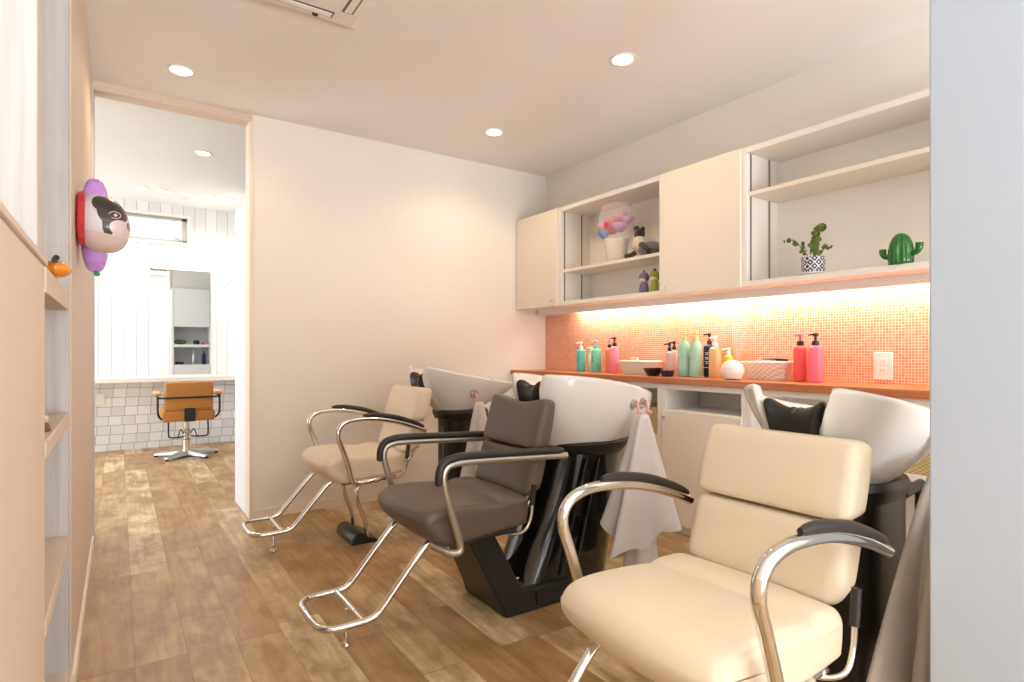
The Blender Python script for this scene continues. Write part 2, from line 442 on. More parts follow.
struct('trim_2', B(-0.134, 3.62, 0, -0.107, 3.80, 2.34), M['wash'], 'whitewashed jamb on the left side of the doorway', 'trim', bevel=0.003)
struct('wall_shelf_end', B(-0.50, 2.104, 0, -0.165, 2.16, 2.46), M['wall'], 'wall closing the end of the open shelves', 'wall')
struct('wall_end_stub', B(1.35, 0.34, 0, 1.53, 0.491, ZC), M['coolgrey'], 'plain white wall end close to the camera along the right edge', 'wall', bevel=0.004)  # wall end cut down to a free-standing stub so daylight gets past
bw = MB()
bw.box(0.82, -3.1, 0, 1.10, -3.0, 2.25); bw.box(-0.6, -3.1, 2.25, 3.0, -3.0, 2.46); bw.box(-0.6, -3.1, 0, -0.40, -3.0, 2.25); bw.box(2.75, -3.1, 0, 3.0, -3.0, 2.25)  # right-hand opening is added, to send light to the shelf side
struct('wall_back', bw, M['wall'], 'wall with the glass entrance behind the camera', 'wall')
sw_ = MB()
sw_.box(-0.56, -3.1, 0, -0.50, 2.2, 0.30); sw_.box(-0.56, -3.1, 2.30, -0.50, 2.2, 2.46); sw_.box(-0.56, -3.1, 0.30, -0.50, -2.9, 2.30)
sw_.box(-0.56, -0.80, 0.30, -0.50, 2.2, 2.30)
struct('wall_side', sw_, M['wall'], 'side wall with an added light opening behind the camera and shelves ahead of it', 'wall')  # opening is unseen, cut to let fill light in
# far room
fw = MB(); wx0, wx1, wz0, wz1 = 0.0, 0.60, 2.14, 2.40
fw.box(-3.0, YF, 0, wx0, YF+0.12, 2.56); fw.box(wx1, YF, 0, 3.0, YF+0.12, 2.56)
fw.box(wx0, YF, 0, wx1, YF+0.12, wz0); fw.box(wx0, YF, wz1, wx1, YF+0.12, 2.56)
struct('wall_far', fw, M['plank'], 'white vertical plank wall at the end of the far room', 'wall')
struct('wall_far_tile', B(-3.0, YF-0.012, 0, 1.064, YF, 0.70), M['sqtile'], 'white square tiles below the far styling counter', 'wall')
struct('wall_pier', B(1.064, 6.05, 0, 1.25, YF, 2.56), M['cool'], 'white pier closing the right end of the far counter', 'wall')
struct('wall_far_right', B(2.9, YP+0.1, 0, 3.0, 7.2, 2.56), M['cool'], 'right side wall of the far room', 'wall')
fl = MB(); fl.box(-3.1, YP, 0, -3.0, 7.2, 0.3); fl.box(-3.1, YP, 2.3, -3.0, 7.2, 2.56); fl.box(-3.1, YP, 0.3, -3.0, 4.2, 2.3); fl.box(-3.1, 6.8, 0.3, -3.0, 7.2, 2.3)
struct('wall_far_left', fl, M['cool'], 'left side wall of the far room with an added light opening', 'wall')  # unseen gap added for the far room's fill lamp
# window in far wall: frame, sash, pane
wn = thing('window_1', (0.3, YF, wz0), 'small high window with white frame above the far mirror', 'window'); wn['kind'] = 'structure'
fr = MB()
fr.box(wx0-0.03, YF-0.02, wz0-0.03, wx1+0.03, YF+0.01, wz0); fr.box(wx0-0.03, YF-0.02, wz1, wx1+0.03, YF+0.01, wz1+0.03)
fr.box(wx0-0.03, YF-0.02, wz0, wx0, YF+0.01, wz1); fr.box(wx1, YF-0.02, wz0, wx1+0.03, YF+0.01, wz1)
fr.build('window_frame', M['white'], wn, smooth=False)
sa = MB()
sa.box(wx0, YF+0.03, wz0, wx1, YF+0.06, wz0+0.025); sa.box(wx0, YF+0.03, wz1-0.025, wx1, YF+0.06, wz1)
sa.box(wx0, YF+0.03, wz0, wx0+0.025, YF+0.06, wz1); sa.box(wx1-0.045, YF+0.03, wz0, wx1, YF+0.06, wz1)
sa.build('window_sash', M['nickel'], wn, smooth=False)
B(wx0+0.025, YF+0.042, wz0+0.025, wx1-0.045, YF+0.046, wz1-0.025).build('window_pane', M['glass'], wn, smooth=False)
MB().tube([(wx1-0.06, YF+0.02, wz0+0.03), (wx1-0.09, YF+0.0, wz0+0.035), (wx1-0.12, YF+0.0, wz0+0.05)], 0.006).build('window_latch', M['nickel'], wn)
# baseboards
struct('baseboard_front', B(0.657, YP-0.010, 0, XW, YP, 0.055), M['cab'], 'low pale skirting along the wall behind the chairs', 'baseboard', bevel=0.002)
bl = MB(); bl.box(-0.114, 2.10, 0, -0.105, 3.62, 0.06); bl.box(-0.165, 2.091, 0, -0.105, 2.10, 0.06)
struct('baseboard_left', bl, M['trim'], 'pale skirting on the narrow wall by the shelves', 'baseboard')

# mosaic splashback
struct('wall_mosaic', B(XW-0.008, 0.49, 0.85, XW, YP, 1.277), M['mosaic'], 'orange mosaic tile splashback above the wash counter', 'wall')

# ------------------------------------------------------------------ left shelving
t = thing('half_height_panel', (-0.13, 0.3, 0), 'tall cream side panel at the left edge of the photo', 'panel')
B(-0.160, -2.9, 0, -0.109, 1.316, 1.15).build('panel_board', M['panel'], t, smooth=True, bevel=0.003)  # unseen rear length extended to block fill from the side opening
B(-0.162, -2.9, 1.15, -0.105, 1.318, 1.162).build('top_cap', M['panel'], t, smooth=True, bevel=0.002)
t = thing('open_bookcase', (-0.30, 1.7, 0), 'whitewashed floor to ceiling open shelves beyond the cream panel', 'shelves')
B(-0.49, 1.325, 0, -0.120, 1.43, ZC-0.002).build('upright', M['wash'], t, smooth=True, bevel=0.003)
B(-0.49, 2.045, 0, -0.117, 2.088, ZC-0.002).build('upright', M['wash'], t, smooth=True, bevel=0.003)
for z1, th in ((1.162, 0.05), (0.825, 0.034), (0.48, 0.034), (0.10, 0.04)):
    B(-0.49, 1.43, z1-th, -0.116, 2.045, z1).build('shelf_board', M['panel'], t, smooth=True, bevel=0.002)

# ------------------------------------------------------------------ ceiling fittings
def downlight(x, y, z, warm, label):
    t = thing('downlight', (x, y, z), label, 'ceiling light', 'round recessed downlights')
    MB().lathe([(0.062, 0.001), (0.062, -0.005), (0.05, -0.006), (0.047, -0.001), (0.047, 0.001)], (x, y, z), 28).build('lamp_ring', M['white'], t)
    MB().lathe([(0.0465, 0.0), (0.0465, -0.002), (0.02, -0.0045)], (x, y, z), 24).build('lamp_lens', M['lamp_warm'] if warm else M['lamp_white'], t)
downlight(0.256, 3.315, ZC, True, 'ceiling light nearest the doorway')
downlight(2.002, 1.996, ZC, True, 'ceiling light nearest the tall door of the wall cabinet, largest in view')
downlight(1.987, 3.127, ZC, True, 'ceiling light above the far end of the wash counter')
FL = [(0.538, 5.049, 'single ceiling light in the far room, in front of the row'), (0.172, 6.46, 'leftmost of five lights in the far room row'),
      (0.363, 6.46, 'second from left of five lights in the far room row'), (0.550, 6.46, 'middle of five lights in the far room row'),
      (0.735, 6.46, 'second from right of five lights in the far room row'), (0.92, 6.46, 'rightmost of five lights in the far room row')]
for x, y, l in FL: downlight(x, y, ZF, False, l)
# air conditioner cassette
ac = thing('ceiling_air_conditioner', (0.42, 2.02, ZC), 'square white ceiling cassette air conditioner at the top edge', 'air conditioner')
ax0, ax1, ay0, ay1 = 0.0, 0.845, 1.60, 2.445
MB().ring_loft([[(ax0+d, ay0+d, z), (ax1-d, ay0+d, z), (ax1-d, ay1-d, z), (ax0+d, ay1-d, z)] for d, z in ((0, ZC), (0, ZC-0.012), (0.03, ZC-0.028))]).build('cover_panel', M['white'], ac, smooth=True, bevel=0.006)
for (x0, y0, x1, y1) in ((0.12, ay1-0.10, 0.725, ay1-0.055), (0.12, ay0+0.055, 0.725, ay0+0.10), (ax0+0.055, 1.72, ax0+0.10, 2.32), (ax1-0.10, 1.72, ax1-0.055, 2.32)):
    f = B(x0, y0, ZC-0.0295, x1, y1, ZC-0.027).build('air_vent', M['slot'], ac, smooth=False)
    B(x0+0.008, y0+0.008, ZC-0.034, x1-0.008, y1-0.008, ZC-0.0295).build('louver', M['white'], f, smooth=True, bevel=0.002)
B(0.22, 1.82, ZC-0.033, 0.625, 2.225, ZC-0.027).build('intake_grille', M['white'], ac, smooth=True, bevel=0.004)
MB().lathe([(0.012, -0.034), (0.012, -0.028)], (0.66, 2.395, ZC), 12).build('sensor_knob', M['blackmatt'], ac)

# ------------------------------------------------------------------ wall cabinets
XF, ZB, ZT = 2.568, 1.318, 2.006
def cupboard_door(y0, y1, knob_y, parent):
    d = B(XF-0.018, y0, ZB-0.004, XF, y1, ZT-0.003).build('door', M['cab'], parent, smooth=True, bevel=0.002)
    k = MB(); k.tube([(XF-0.018, knob_y, ZB+0.035), (XF-0.026, knob_y, ZB+0.035), (XF-0.038, knob_y, ZB+0.035)], lambda q: 0.005+0.006*q, raw=True)
    k.build('knob', M['chrome'], d)
def carcass(y0, y1, parent, back=True):
    c = MB(); th = 0.022
    c.box(XF+0.001, y0, ZB, XW-0.001, y0+th, ZT); c.box(XF+0.001, y1-th, ZB, XW-0.001, y1, ZT)
    c.box(XF+0.001, y0+th, ZT-0.028, XW-0.001, y1-th, ZT); c.box(XF+0.001, y0+th, ZB, XW-0.001, y1-th, ZB+0.026)
    c.box(XW-0.012, y0+th, ZB+0.026, XW-0.001, y1-th, ZT-0.028)
    return c.build('cabinet_body', M['cabin'], parent, smooth=True, bevel=0.0008)
t = thing('wall_cupboard', (2.7, 3.44, ZB), 'narrow closed wall cupboard in the corner against the pale wall', 'cupboard', 'wall cupboards above the mosaic')
carcass(3.19, 3.694, t); cupboard_door(3.193, 3.690, 3.235, t)
t = thing('wall_cupboard', (2.7, 2.0, ZB), 'wide closed wall cupboard between the two open shelf units', 'cupboard', 'wall cupboards above the mosaic')
carcass(1.735, 2.249, t); cupboard_door(1.737, 2.249, 2.215, t)
def rails(y, sgn, parent):
    for x in (2.60, 2.76):
        B(x-0.005, y, ZB+0.03, x+0.005, y+sgn*0.003, ZT-0.03).build('shelf_rail', M['railm'], parent, smooth=False)
su1 = thing('open_shelf_unit', (2.7, 2.72, ZB), 'open wall shelf unit holding the flower basket and two dolls', 'shelf unit', 'open shelf units above the mosaic')
carcass(2.251, 3.188, su1)
B(XF+0.012, 2.274, 1.548, XW-0.013, 3.165, 1.568).build('shelf_board', M['cab'], su1, smooth=True, bevel=0.001)
rails(3.166, -1, su1); rails(2.273, 1, su1)
su2 = thing('open_shelf_unit', (2.7, 1.1, ZB), 'open wall shelf unit holding the potted plant and glass cactus', 'shelf unit', 'open shelf units above the mosaic')
carcass(0.495, 1.7345, su2)
B(XF+0.012, 0.52, 1.766, XW-0.013, 1.71, 1.786).build('shelf_board', M['cab'], su2, smooth=True, bevel=0.001)
rails(1.711, -1, su2)
t = thing('under_cabinet_light', (2.78, 1.85, 1.28), 'warm strip light with white valance below the wall cabinets', 'strip light')
B(2.735, 0.495, 1.276, 2.747, 3.66, ZB).build('valance', M['cabin'], t, smooth=False)
B(2.76, 0.52, 1.305, 2.80, 3.28, 1.316).build('light_strip', M['led'], t, smooth=False)

# ------------------------------------------------------------------ counter
XC = 2.50
t = thing('wash_counter_top', (2.67, 2.1, 0.816), 'long orange wood worktop along the mosaic splashback', 'worktop')
B(XC, 0.495, 0.816, XW-0.009, YP-0.002, 0.85).build('worktop_board', M['worktop'], t, smooth=True, bevel=0.002)
cx = XC+0.02
def upr(mb, y0, y1): mb.box(cx, y0, 0.0, XW-0.01, y1, 0.815)
# three counter cabinet units
t = thing('counter_cabinet', (2.68, 1.96, 0), 'low white cabinet with a door below an open cubby', 'cabinet', 'cabinets under the worktop')
c = MB(); upr(c, 2.186, 2.214); upr(c, 1.682, 1.710)
c.box(cx, 1.71, 0.785, XW-0.01, 2.186, 0.815); c.box(cx, 1.71, 0.655, XW-0.01, 2.186, 0.675); c.box(XW-0.03, 1.71, 0.06, XW-0.01, 2.186, 0.785)
c.box(cx+0.02, 1.71, 0.0, XW-0.03, 2.186, 0.06)
c.build('cabinet_body', M['cabin'], t, smooth=True, bevel=0.001)
d = B(cx-0.018, 1.700, 0.055, cx-0.001, 2.192, 0.668).build('door', M['cab'], t, smooth=True, bevel=0.0015)
B(cx-0.032, 2.166, 0.622, cx-0.018, 2.184, 0.642).build('latch', M['brushed'], d, smooth=True, bevel=0.002)
t = thing('counter_cabinet', (2.68, 2.95, 0), 'open counter bay behind the taupe chair and nearest the pale wall', 'cabinet', 'cabinets under the worktop')
c = MB(); upr(c, 3.67, 3.695); upr(c, 2.216, 2.243); c.box(cx, 2.243, 0.785, XW-0.01, 3.67, 0.815)
c.box(cx+0.01, 2.243, 0.497, XW-0.03, 3.67, 0.522); c.box(XW-0.03, 2.243, 0.0, XW-0.01, 3.67, 0.785); c.box(cx, 2.92, 0, XW-0.03, 2.945, 0.785)
c.build('cabinet_body', M['cabin'], t, smooth=True, bevel=0.001)
t = thing('counter_cabinet', (2.68, 1.08, 0), 'open counter bay behind the nearest basin', 'cabinet', 'cabinets under the worktop')
c = MB(); upr(c, 1.655, 1.680); upr(c, 0.495, 0.52); c.box(cx, 0.52, 0.785, XW-0.01, 1.655, 0.815)
c.box(cx+0.01, 0.52, 0.497, XW-0.03, 1.655, 0.522); c.box(XW-0.03, 0.52, 0.0, XW-0.01, 1.655, 0.785)
c.build('cabinet_body', M['cabin'], t, smooth=True, bevel=0.001)
def wicker(x0, y0, x1, y1, z, h, label):
    b = MB(); rings = []
    for k in range(9):
        zz = z+h*k/8; e = 0.006*k/8
        rings.append([(x0-e, y0-e, zz), (x1+e, y0-e, zz), (x1+e, y1+e, zz), (x0-e, y1+e, zz)])
    e = -0.008
    for k in (8, 1):
        zz = z+h*k/8+(0.0 if k == 8 else 0.01)
        rings.append([(x0-e, y0-e, zz), (x1+e, y0-e, zz), (x1+e, y1+e, zz), (x0-e, y1+e, zz)])
    b.ring_loft(rings)
    tag(b.build('wicker_basket', M['weave_tan'], smooth=True, bevel=0.004), label, 'basket', 'wicker baskets under the worktop')
wicker(2.545, 2.27, 2.80, 2.60, 0.523, 0.15, 'wicker basket in the open bay beside the grey gown on the middle basin')
wicker(2.545, 0.76, 2.80, 1.06, 0.523, 0.15, 'wicker basket in the bay behind the nearest basin')
# outlet
t = thing('wall_outlet', (XW-0.012, 1.209, 0.87), 'cream double power outlet on the orange mosaic', 'outlet')
B(XW-0.016, 1.170, 0.868, XW-0.008, 1.248, 0.992).build('cover_plate', M['white'], t, smooth=True, bevel=0.003)
for zz in (0.912, 0.952):
    s_ = B(XW-0.0185, 1.194, zz-0.012, XW-0.016, 1.224, zz+0.012).build('socket', M['white'], t, smooth=True, bevel=0.001)
    for yy in (1.203, 1.215): B(XW-0.0195, yy-0.001, zz-0.005, XW-0.0185, yy+0.001, zz+0.005).build('slot', M['slot'], s_, smooth=False)

# ------------------------------------------------------------------ shampoo chairs
YA, YB, YC = 3.05, 1.94, 0.82
def cat2(pts, n=4): return [(p.x, p.y) for p in catmull([(a, b, 0) for a, b in pts], n, True)]
SEAT = cat2([(0.80, 0.425), (0.803, 0.448), (0.825, 0.470), (0.87, 0.481), (0.95, 0.482), (1.05, 0.475), (1.12, 0.466), (1.135, 0.464), (1.16, 0.474), (1.225, 0.472), (1.252, 0.458), (1.256, 0.42),
             (1.25, 0.372), (1.235, 0.358), (1.12, 0.348), (1.0, 0.337), (0.93, 0.333), (0.885, 0.340), (0.84, 0.372), (0.812, 0.400)], 3)
BACK_LO = cat2([(1.250, 0.47), (1.258, 0.455), (1.275, 0.452), (1.335, 0.470), (1.352, 0.487), (1.372, 0.560), (1.378, 0.605), (1.366, 0.618), (1.31, 0.616), (1.288, 0.604), (1.270, 0.54)], 3)
BACK_UP = cat2([(1.292, 0.640), (1.300, 0.626), (1.318, 0.622), (1.375, 0.626), (1.390, 0.640), (1.412, 0.72), (1.420, 0.775), (1.408, 0.792), (1.36, 0.798), (1.338, 0.784), (1.312, 0.71)], 3)

def shampoo_chair(name, yc, kind, label):
    t = thing(name, (1.0, yc, 0), label, 'chair')
    lm = M['taupe'] if kind == 'taupe' else M['cream']
    HW = 0.218
    def sw(x, y, z):       # gentle crown, front edge bowed, top dips to sides
        q = (y-yc)/HW
        bow = 0.03*q*q*max(0.0, min(1.0, (1.0-x)/0.2))
        return x+bow, z-0.008*q*q if z > 0.44 else z
    st = MB().sweep_y(SEAT, yc-HW, yc+HW, 0.03, 5, 8, sw).build('seat', lm, t, angle=60)
    # welt seam around seat side
    for sg in (-1, 1):
        yy = yc+sg*(HW-0.009)
        sp = []
        for x, z in ((0.835, 0.462), (0.855, 0.468), (0.92, 0.474), (1.05, 0.468), (1.15, 0.457), (1.235, 0.454)):
            a_, b_ = sw(x, yy, z); sp.append((a_, yy, b_))
        MB().tube(sp, 0.0022, 6).build('seat_piping', lm, st)
    th = 0.78 if kind == 'taupe' else 1.0
    def thin(pr, x0): return [(x-(x-x0(z))*(1-th), z) for x, z in pr]
    BLO = thin(BACK_LO, lambda z: 1.25+(z-0.47)*0.27); BUP = thin(BACK_UP, lambda z: 1.295+(z-0.64)*0.27)
    lo = MB().sweep_y(BLO, yc-0.200, yc+0.200, 0.034, 6, 6).build('lower_back_cushion', lm, t, angle=60)
    if kind == 'taupe':
        def uw(x, y, z):
            q = (y-yc)/0.2
            k = max(0.0, (z-0.70)/0.09)
            return x, z+k*(0.010*math.cos(q*PI*1.0)*-1.0+0.004)
        up = MB().sweep_y(BUP, yc-0.196, yc+0.196, 0.028, 5, 12, uw).build('head_cushion', lm, t, angle=60)
    else:
        up = MB().sweep_y(BUP, yc-0.202, yc+0.202, 0.030, 6, 6).build('head_cushion', lm, t, angle=60)
    # back frame rods
    bf = MB()
    for sg in (-1, 1):
        bf.tube([(1.20, yc+sg*0.13, 0.352), (1.27, yc+sg*0.13, 0.37), (1.335, yc+sg*0.13, 0.46), (1.38, yc+sg*0.13, 0.60), (1.41, yc+sg*0.13, 0.72)], 0.009)
    bf.tube([(1.362, yc-0.17, 0.6215), (1.352, yc-0.08, 0.6215), (1.352, yc+0.08, 0.6215), (1.362, yc+0.17, 0.6215)], 0.006)
    bf.build('back_frame', M['chrome'], t)
    # footrest loop
    hw = 0.142
    leg = [(1.02, yc+hw, 0.352), (0.92, yc+hw, 0.351), (0.87, yc+hw, 0.335), (0.80, yc+hw, 0.262), (0.72, yc+hw, 0.170), (0.695, yc+hw, 0.145), (0.665, yc+hw, 0.133), (0.60, yc+hw, 0.131),
           (0.545, yc+hw-0.006, 0.131), (0.520, yc+hw-0.035, 0.131), (0.512, yc+0.05, 0.131)]
    loop = leg + [(p[0], 2*yc-p[1], p[2]) for p in reversed(leg)]
    fo = MB().tube(loop, 0.0115, 12, 5).build('footrest', M['chrome'], t)
    MB().tube([(0.648, yc-hw, 0.132), (0.648, yc+hw, 0.132)], 0.0095, raw=True).build('cross_bar', M['chrome'], fo)
    sf = MB(); sf.lathe([(0.016, 0.0), (0.018, 0.004), (0.016, 0.012), (0.008, 0.018), (0.0075, 0.045), (0.0055, 0.050), (0.0055, 0.128)], (0.634, yc-0.01, 0), 14)
    sf.build('support_foot', M['chrome'], fo)
    # under frame
    uf = MB(); uf.box(0.93, yc-0.15, 0.318, 1.20, yc+0.15, 0.336)
    for sg in (-1, 1): uf.tube([(0.96, yc+sg*0.20, 0.340), (1.20, yc+sg*0.20, 0.346)], 0.008, raw=True)
    uf.build('under_frame', M['chrome'] if kind != 'taupe' else M['blackmatt'], t)
    # arms
    ay = 0.256
    for sg in (-1, 1):
        y = yc+sg*ay
        if kind == 'taupe':
            p = [(0.87, y-sg*0.07, 0.345), (0.90, y-sg*0.02, 0.330), (0.928, y, 0.330), (0.938, y, 0.350), (0.915, y, 0.43), (0.882, y, 0.54), (0.874, y, 0.585), (0.884, y, 0.612), (0.91, y, 0.624), (0.97, y, 0.627), (1.20, y, 0.616), (1.392, y, 0.606)]
            a = MB().tube(p, 0.0125, 12, 5).build('armrest', M['nickel'], t)
            q = [(0.858, y, 0.560), (0.860, y, 0.600), (0.874, y, 0.629), (0.905, y, 0.643), (0.97, y, 0.647), (1.20, y, 0.636), (1.375, y, 0.627)]
            MB().tube(q, lambda k: 0.014 if 0.02 < k < 0.98 else 0.009, 12, 5).build('arm_pad', M['blackpad'], a)
        else:
            p = [(1.12, y-sg*0.05, 0.352), (1.08, y-sg*0.01, 0.346), (1.02, y, 0.342), (0.975, y, 0.343), (0.948, y, 0.362), (0.930, y, 0.43), (0.900, y, 0.52), (0.880, y, 0.575), (0.883, y, 0.615), (0.912, y, 0.645), (0.97, y, 0.659), (1.05, y, 0.657), (1.14, y, 0.644), (1.25, y, 0.613), (1.345, y, 0.575)]
            a = MB().tube(p, 0.0135, 12, 5).build('armrest', M['chrome'], t)
            q = [(1.005, y, 0.677), (1.08, y, 0.674), (1.18, y, 0.656), (1.27, y, 0.625), (1.335, y, 0.597)]
            MB().tube(q, lambda k: 0.0125*math.sqrt(max(0.25, 1-(2*k-1)**6)), 12, 6).build('arm_pad', M['blackpad'], a)
    # recline lever
    lv = MB().tube([(1.14, yc-0.12, 0.342), (1.18, yc-0.19, 0.332), (1.215, yc-0.230, 0.345), (1.243, yc-0.234, 0.39), (1.250, yc-0.234, 0.45)], 0.006, 10).build('recline_lever', M['chrome'], t)
    MB().tube([(1.248, yc-0.234, 0.435), (1.252, yc-0.234, 0.465), (1.258, yc-0.234, 0.51)], 0.010, 10).build('lever_grip', M['blackpad'], lv)
    if kind != 'taupe':
        for sg, in ((-1,), (1,)):
            y = yc-0.02+sg*0.105
            MB().tube([(1.14, y, 0.335), (1.08, y, 0.328), (1.035, y, 0.305), (1.015, y, 0.262), (1.03, y, 0.19), (1.06, y, 0.11), (1.075, y, 0.02)], 0.011, 12).build('rear_leg', M['chrome'], t)
        wb = MB()
        prof = [(1.035+0.042*math.cos(PI*k/10)-0.0, 0.052*math.sin(PI*k/10)) for k in range(11)]
        prof = [(0.985, 0.0), (0.985, 0.02), (0.992, 0.042), (1.008, 0.056), (1.03, 0.060), (1.05, 0.054), (1.066, 0.034), (1.12, 0.014), (1.12, 0.0)]
        wb.sweep_y(prof, yc-0.15, yc+0.11, 0.004, 2, 1)
        wb.build('weighted_foot', M['black'], t, angle=35)
    return t
shampoo_chair('shampoo_chair', YA, 'cream', 'cream leather shampoo chair against the pale wall, farthest from camera')
shampoo_chair('shampoo_chair', YB, 'taupe', 'taupe brown leather shampoo chair between the two cream ones')
shampoo_chair('shampoo_chair', YC, 'cream', 'large cream leather shampoo chair nearest the camera')

# ------------------------------------------------------------------ backwash basins
def rim_z(x, kind):      # rim height by distance behind the neck notch
    k = (x-1.375)/(2.02-1.375); k = max(0, min(1, k))
    if kind == 'pedestal': return 0.900-0.022*k-0.085*k*k
    return 0.912-0.165*k+0.05*k*k
def basin(yc, label, kind, knob=False):
    t = thing('backwash_basin', (1.70, yc, 0), label, 'shampoo basin', 'white backwash basins')
    NA = 96
    if kind == 'pedestal': BX, BZ, RX, RY, EX = 1.71, 0.612, 0.235, 0.150, 2.2
    else: BX, BZ, RX, RY, EX = 1.665, 0.655, 0.135, 0.115, 1.35
    def plan(a, s):
        ca, sa = math.cos(a), math.sin(a)
        e = 2.6
        q = (abs(ca)**e+abs(sa)**e)**(-1/e)
        x, y = 1.70+0.325*s*q*ca, 0.222*s*q*sa
        if ca < 0:      # the neck recess pulls the front edge in between two rounded horns
            g = math.exp(-(y/0.076)**6)
            x += 0.055*g*max(0.0, -ca)**2
        return x, yc+y
    def notch(x, y, a):
        if math.cos(a) > -0.25: return 0.0
        w = abs(y-yc)/0.105
        return 0.105*max(0.0, 1-w**5)**1.3 if w < 1 else 0.0
    rings = []
    T = [0, 0.03, 0.08, 0.15, 0.25, 0.36, 0.48, 0.60, 0.72, 0.82, 0.90, 0.96, 1.0]
    def outer(a, tt):
        x0, y0 = plan(a, 1.0)
        zr = rim_z(x0, kind)-notch(x0, y0, a)
        xb = BX+RX*math.cos(a); yb = yc+RY*math.sin(a)
        zb = BZ+0.010*math.cos(a)
        bl = tt**EX
        return (x0*(1-bl)+xb*bl, y0*(1-bl)+yb*bl, zr*(1-tt)+zb*tt)
    def inner(a, tt):
        x0, y0 = plan(a, 0.925)
        xo, yo = plan(a, 1.0)
        zr = rim_z(xo, kind)-notch(xo, yo, a)
        xb = 1.74+0.15*math.cos(a); yb = yc+0.10*math.sin(a)
        bl = tt**2.2
        return (x0*(1-bl)+xb*bl, y0*(1-bl)+yb*bl, zr*(1-tt)+0.71*tt)
    A = [2*PI*k/NA for k in range(NA)]
    for tt in reversed(T): rings.append([outer(a, tt) for a in A])
    mid = []
    for a in A:
        o, i = outer(a, 0), inner(a, 0)
        mid.append(((o[0]+i[0])/2, (o[1]+i[1])/2, max(o[2], i[2])+0.006))
    rings.append(mid)
    for tt in (0, 0.1, 0.25, 0.45, 0.65, 0.85, 1.0): rings.append([inner(a, tt) for a in A])
    bo = MB().ring_loft(rings).build('bowl', M['ceramic'], t, angle=80)
    # neck pad saddle: rows run front-bottom -> front -> crest -> back -> underside
    rows = [(1.432, 0.755, 0.054), (1.402, 0.762, 0.060), (1.394, 0.795, 0.062), (1.390, 0.826, 0.072), (1.398, 0.845, 0.082), (1.420, 0.855, 0.084),
            (1.450, 0.848, 0.082), (1.470, 0.830, 0.078), (1.464, 0.806, 0.072), (1.446, 0.780, 0.062)]
    pr = []
    for k in range(17):
        q = -1+2*k/16
        f = 1-0.55*max(0.0, (abs(q)-0.86)/0.14)**2
        ring = []
        for x, z, w in rows:
            up = 0.036*abs(q)**2.0*max(0.0, min(1.0, (z-0.76)/0.08))
            xc_, zc_ = 1.432, 0.815
            ring.append((xc_+(x-xc_)*f-0.014*abs(q)**2, yc+w*q, zc_+(z-zc_)*f+up))
        pr.append(ring)
    npd = MB().ring_loft(pr).build('neck_pad', M['neckpad'], t, sub=1, angle=80)
    for dy in (-0.010, 0.010):
        MB().tube([(1.407, yc+dy, 0.775), (1.3995, yc+dy, 0.800), (1.3965, yc+dy, 0.826), (1.4025, yc+dy, 0.8465), (1.424, yc+dy, 0.855), (1.450, yc+dy, 0.849)], 0.0018, 6).build('pad_seam', M['neckpad'], npd)
    if kind == 'pedestal':
        col = M['gloss']
        MB().lathe([(0.10, -0.06), (0.155, -0.045), (0.185, -0.012), (0.195, 0.010), (0.185, 0.022), (0.10, 0.026)], (1.70, yc, 0.60), 36, 1.1, 0.82, 2.6).build('collar', M['black'], t)
        # rear column, leaning forward to the trough
        pc = []
        for k in range(15):
            u = k/14; z = 0.57*(1-u)+0.004*u
            xf = 1.475*(1-u)+1.255*u; xf = 1.475-0.235*(u**1.15)
            xr = 1.86-0.10*u
            hwy = 0.125+0.012*u
            ring = []
            for j in range(28):
                a = 2*PI*j/28; ca, sa = math.cos(a), math.sin(a); q = (abs(ca)**3.2+abs(sa)**3.2)**(-1/3.2)
                ring.append(((xf+xr)/2+(xr-xf)/2*q*ca, yc+hwy*q*sa, z))
            pc.append(ring)
        MB().ring_loft(pc).build('column', col, t, angle=60)
        # ribs on column side
        for dx in (0.10, 0.17):
            MB().tube([(1.50+dx, yc-0.128, 0.55), (1.42+dx, yc-0.134, 0.30), (1.36+dx, yc-0.139, 0.10)], 0.009, 8).build('column_rib', col, t)
        # front hump which carries the seat, and trough
        prof = [(1.190, 0.0), (1.168, 0.06), (1.055, 0.295), (1.052, 0.310), (1.062, 0.316), (1.145, 0.316), (1.165, 0.305), (1.20, 0.24), (1.255, 0.125), (1.285, 0.095), (1.33, 0.085), (1.52, 0.085), (1.52, 0.0)]
        h = MB(); rings = []
        def hw_at(x, z): return 0.118+0.035*max(0, min(1, (0.3-z)/0.3))
        rings = [[(x, yc+sg*hw_at(x, z), z) for x, z in prof] for sg in (-1, 1)]
        # the near side leans: tops are narrower than the foot
        h.ring_loft(rings); h.build('base_shell', M['black'], t, bevel=0.010, seg=3, angle=50)
        MB().box(1.06, yc-0.10, 0.314, 1.14, yc+0.10, 0.320).build('seat_mount', M['blackmatt'], t, bevel=0.002)
        tr = MB(); tr.box(1.285, yc-0.075, 0.092, 1.40, yc+0.075, 0.108)
        tr.build('trough_cover', M['chrome'], t, smooth=True, bevel=0.004)
        MB().box(1.33, yc-0.1545, 0.022, 1.44, yc-0.150, 0.070).build('side_hatch', M['blackmatt'], t, bevel=0.002)
    else:
        MB().lathe([(0.10, -0.05), (0.16, -0.035), (0.175, 0.0), (0.165, 0.018), (0.10, 0.022)], (1.68, yc, 0.640), 32, 0.92, 0.76, 3).build('collar', M['black'], t)
        pc = []
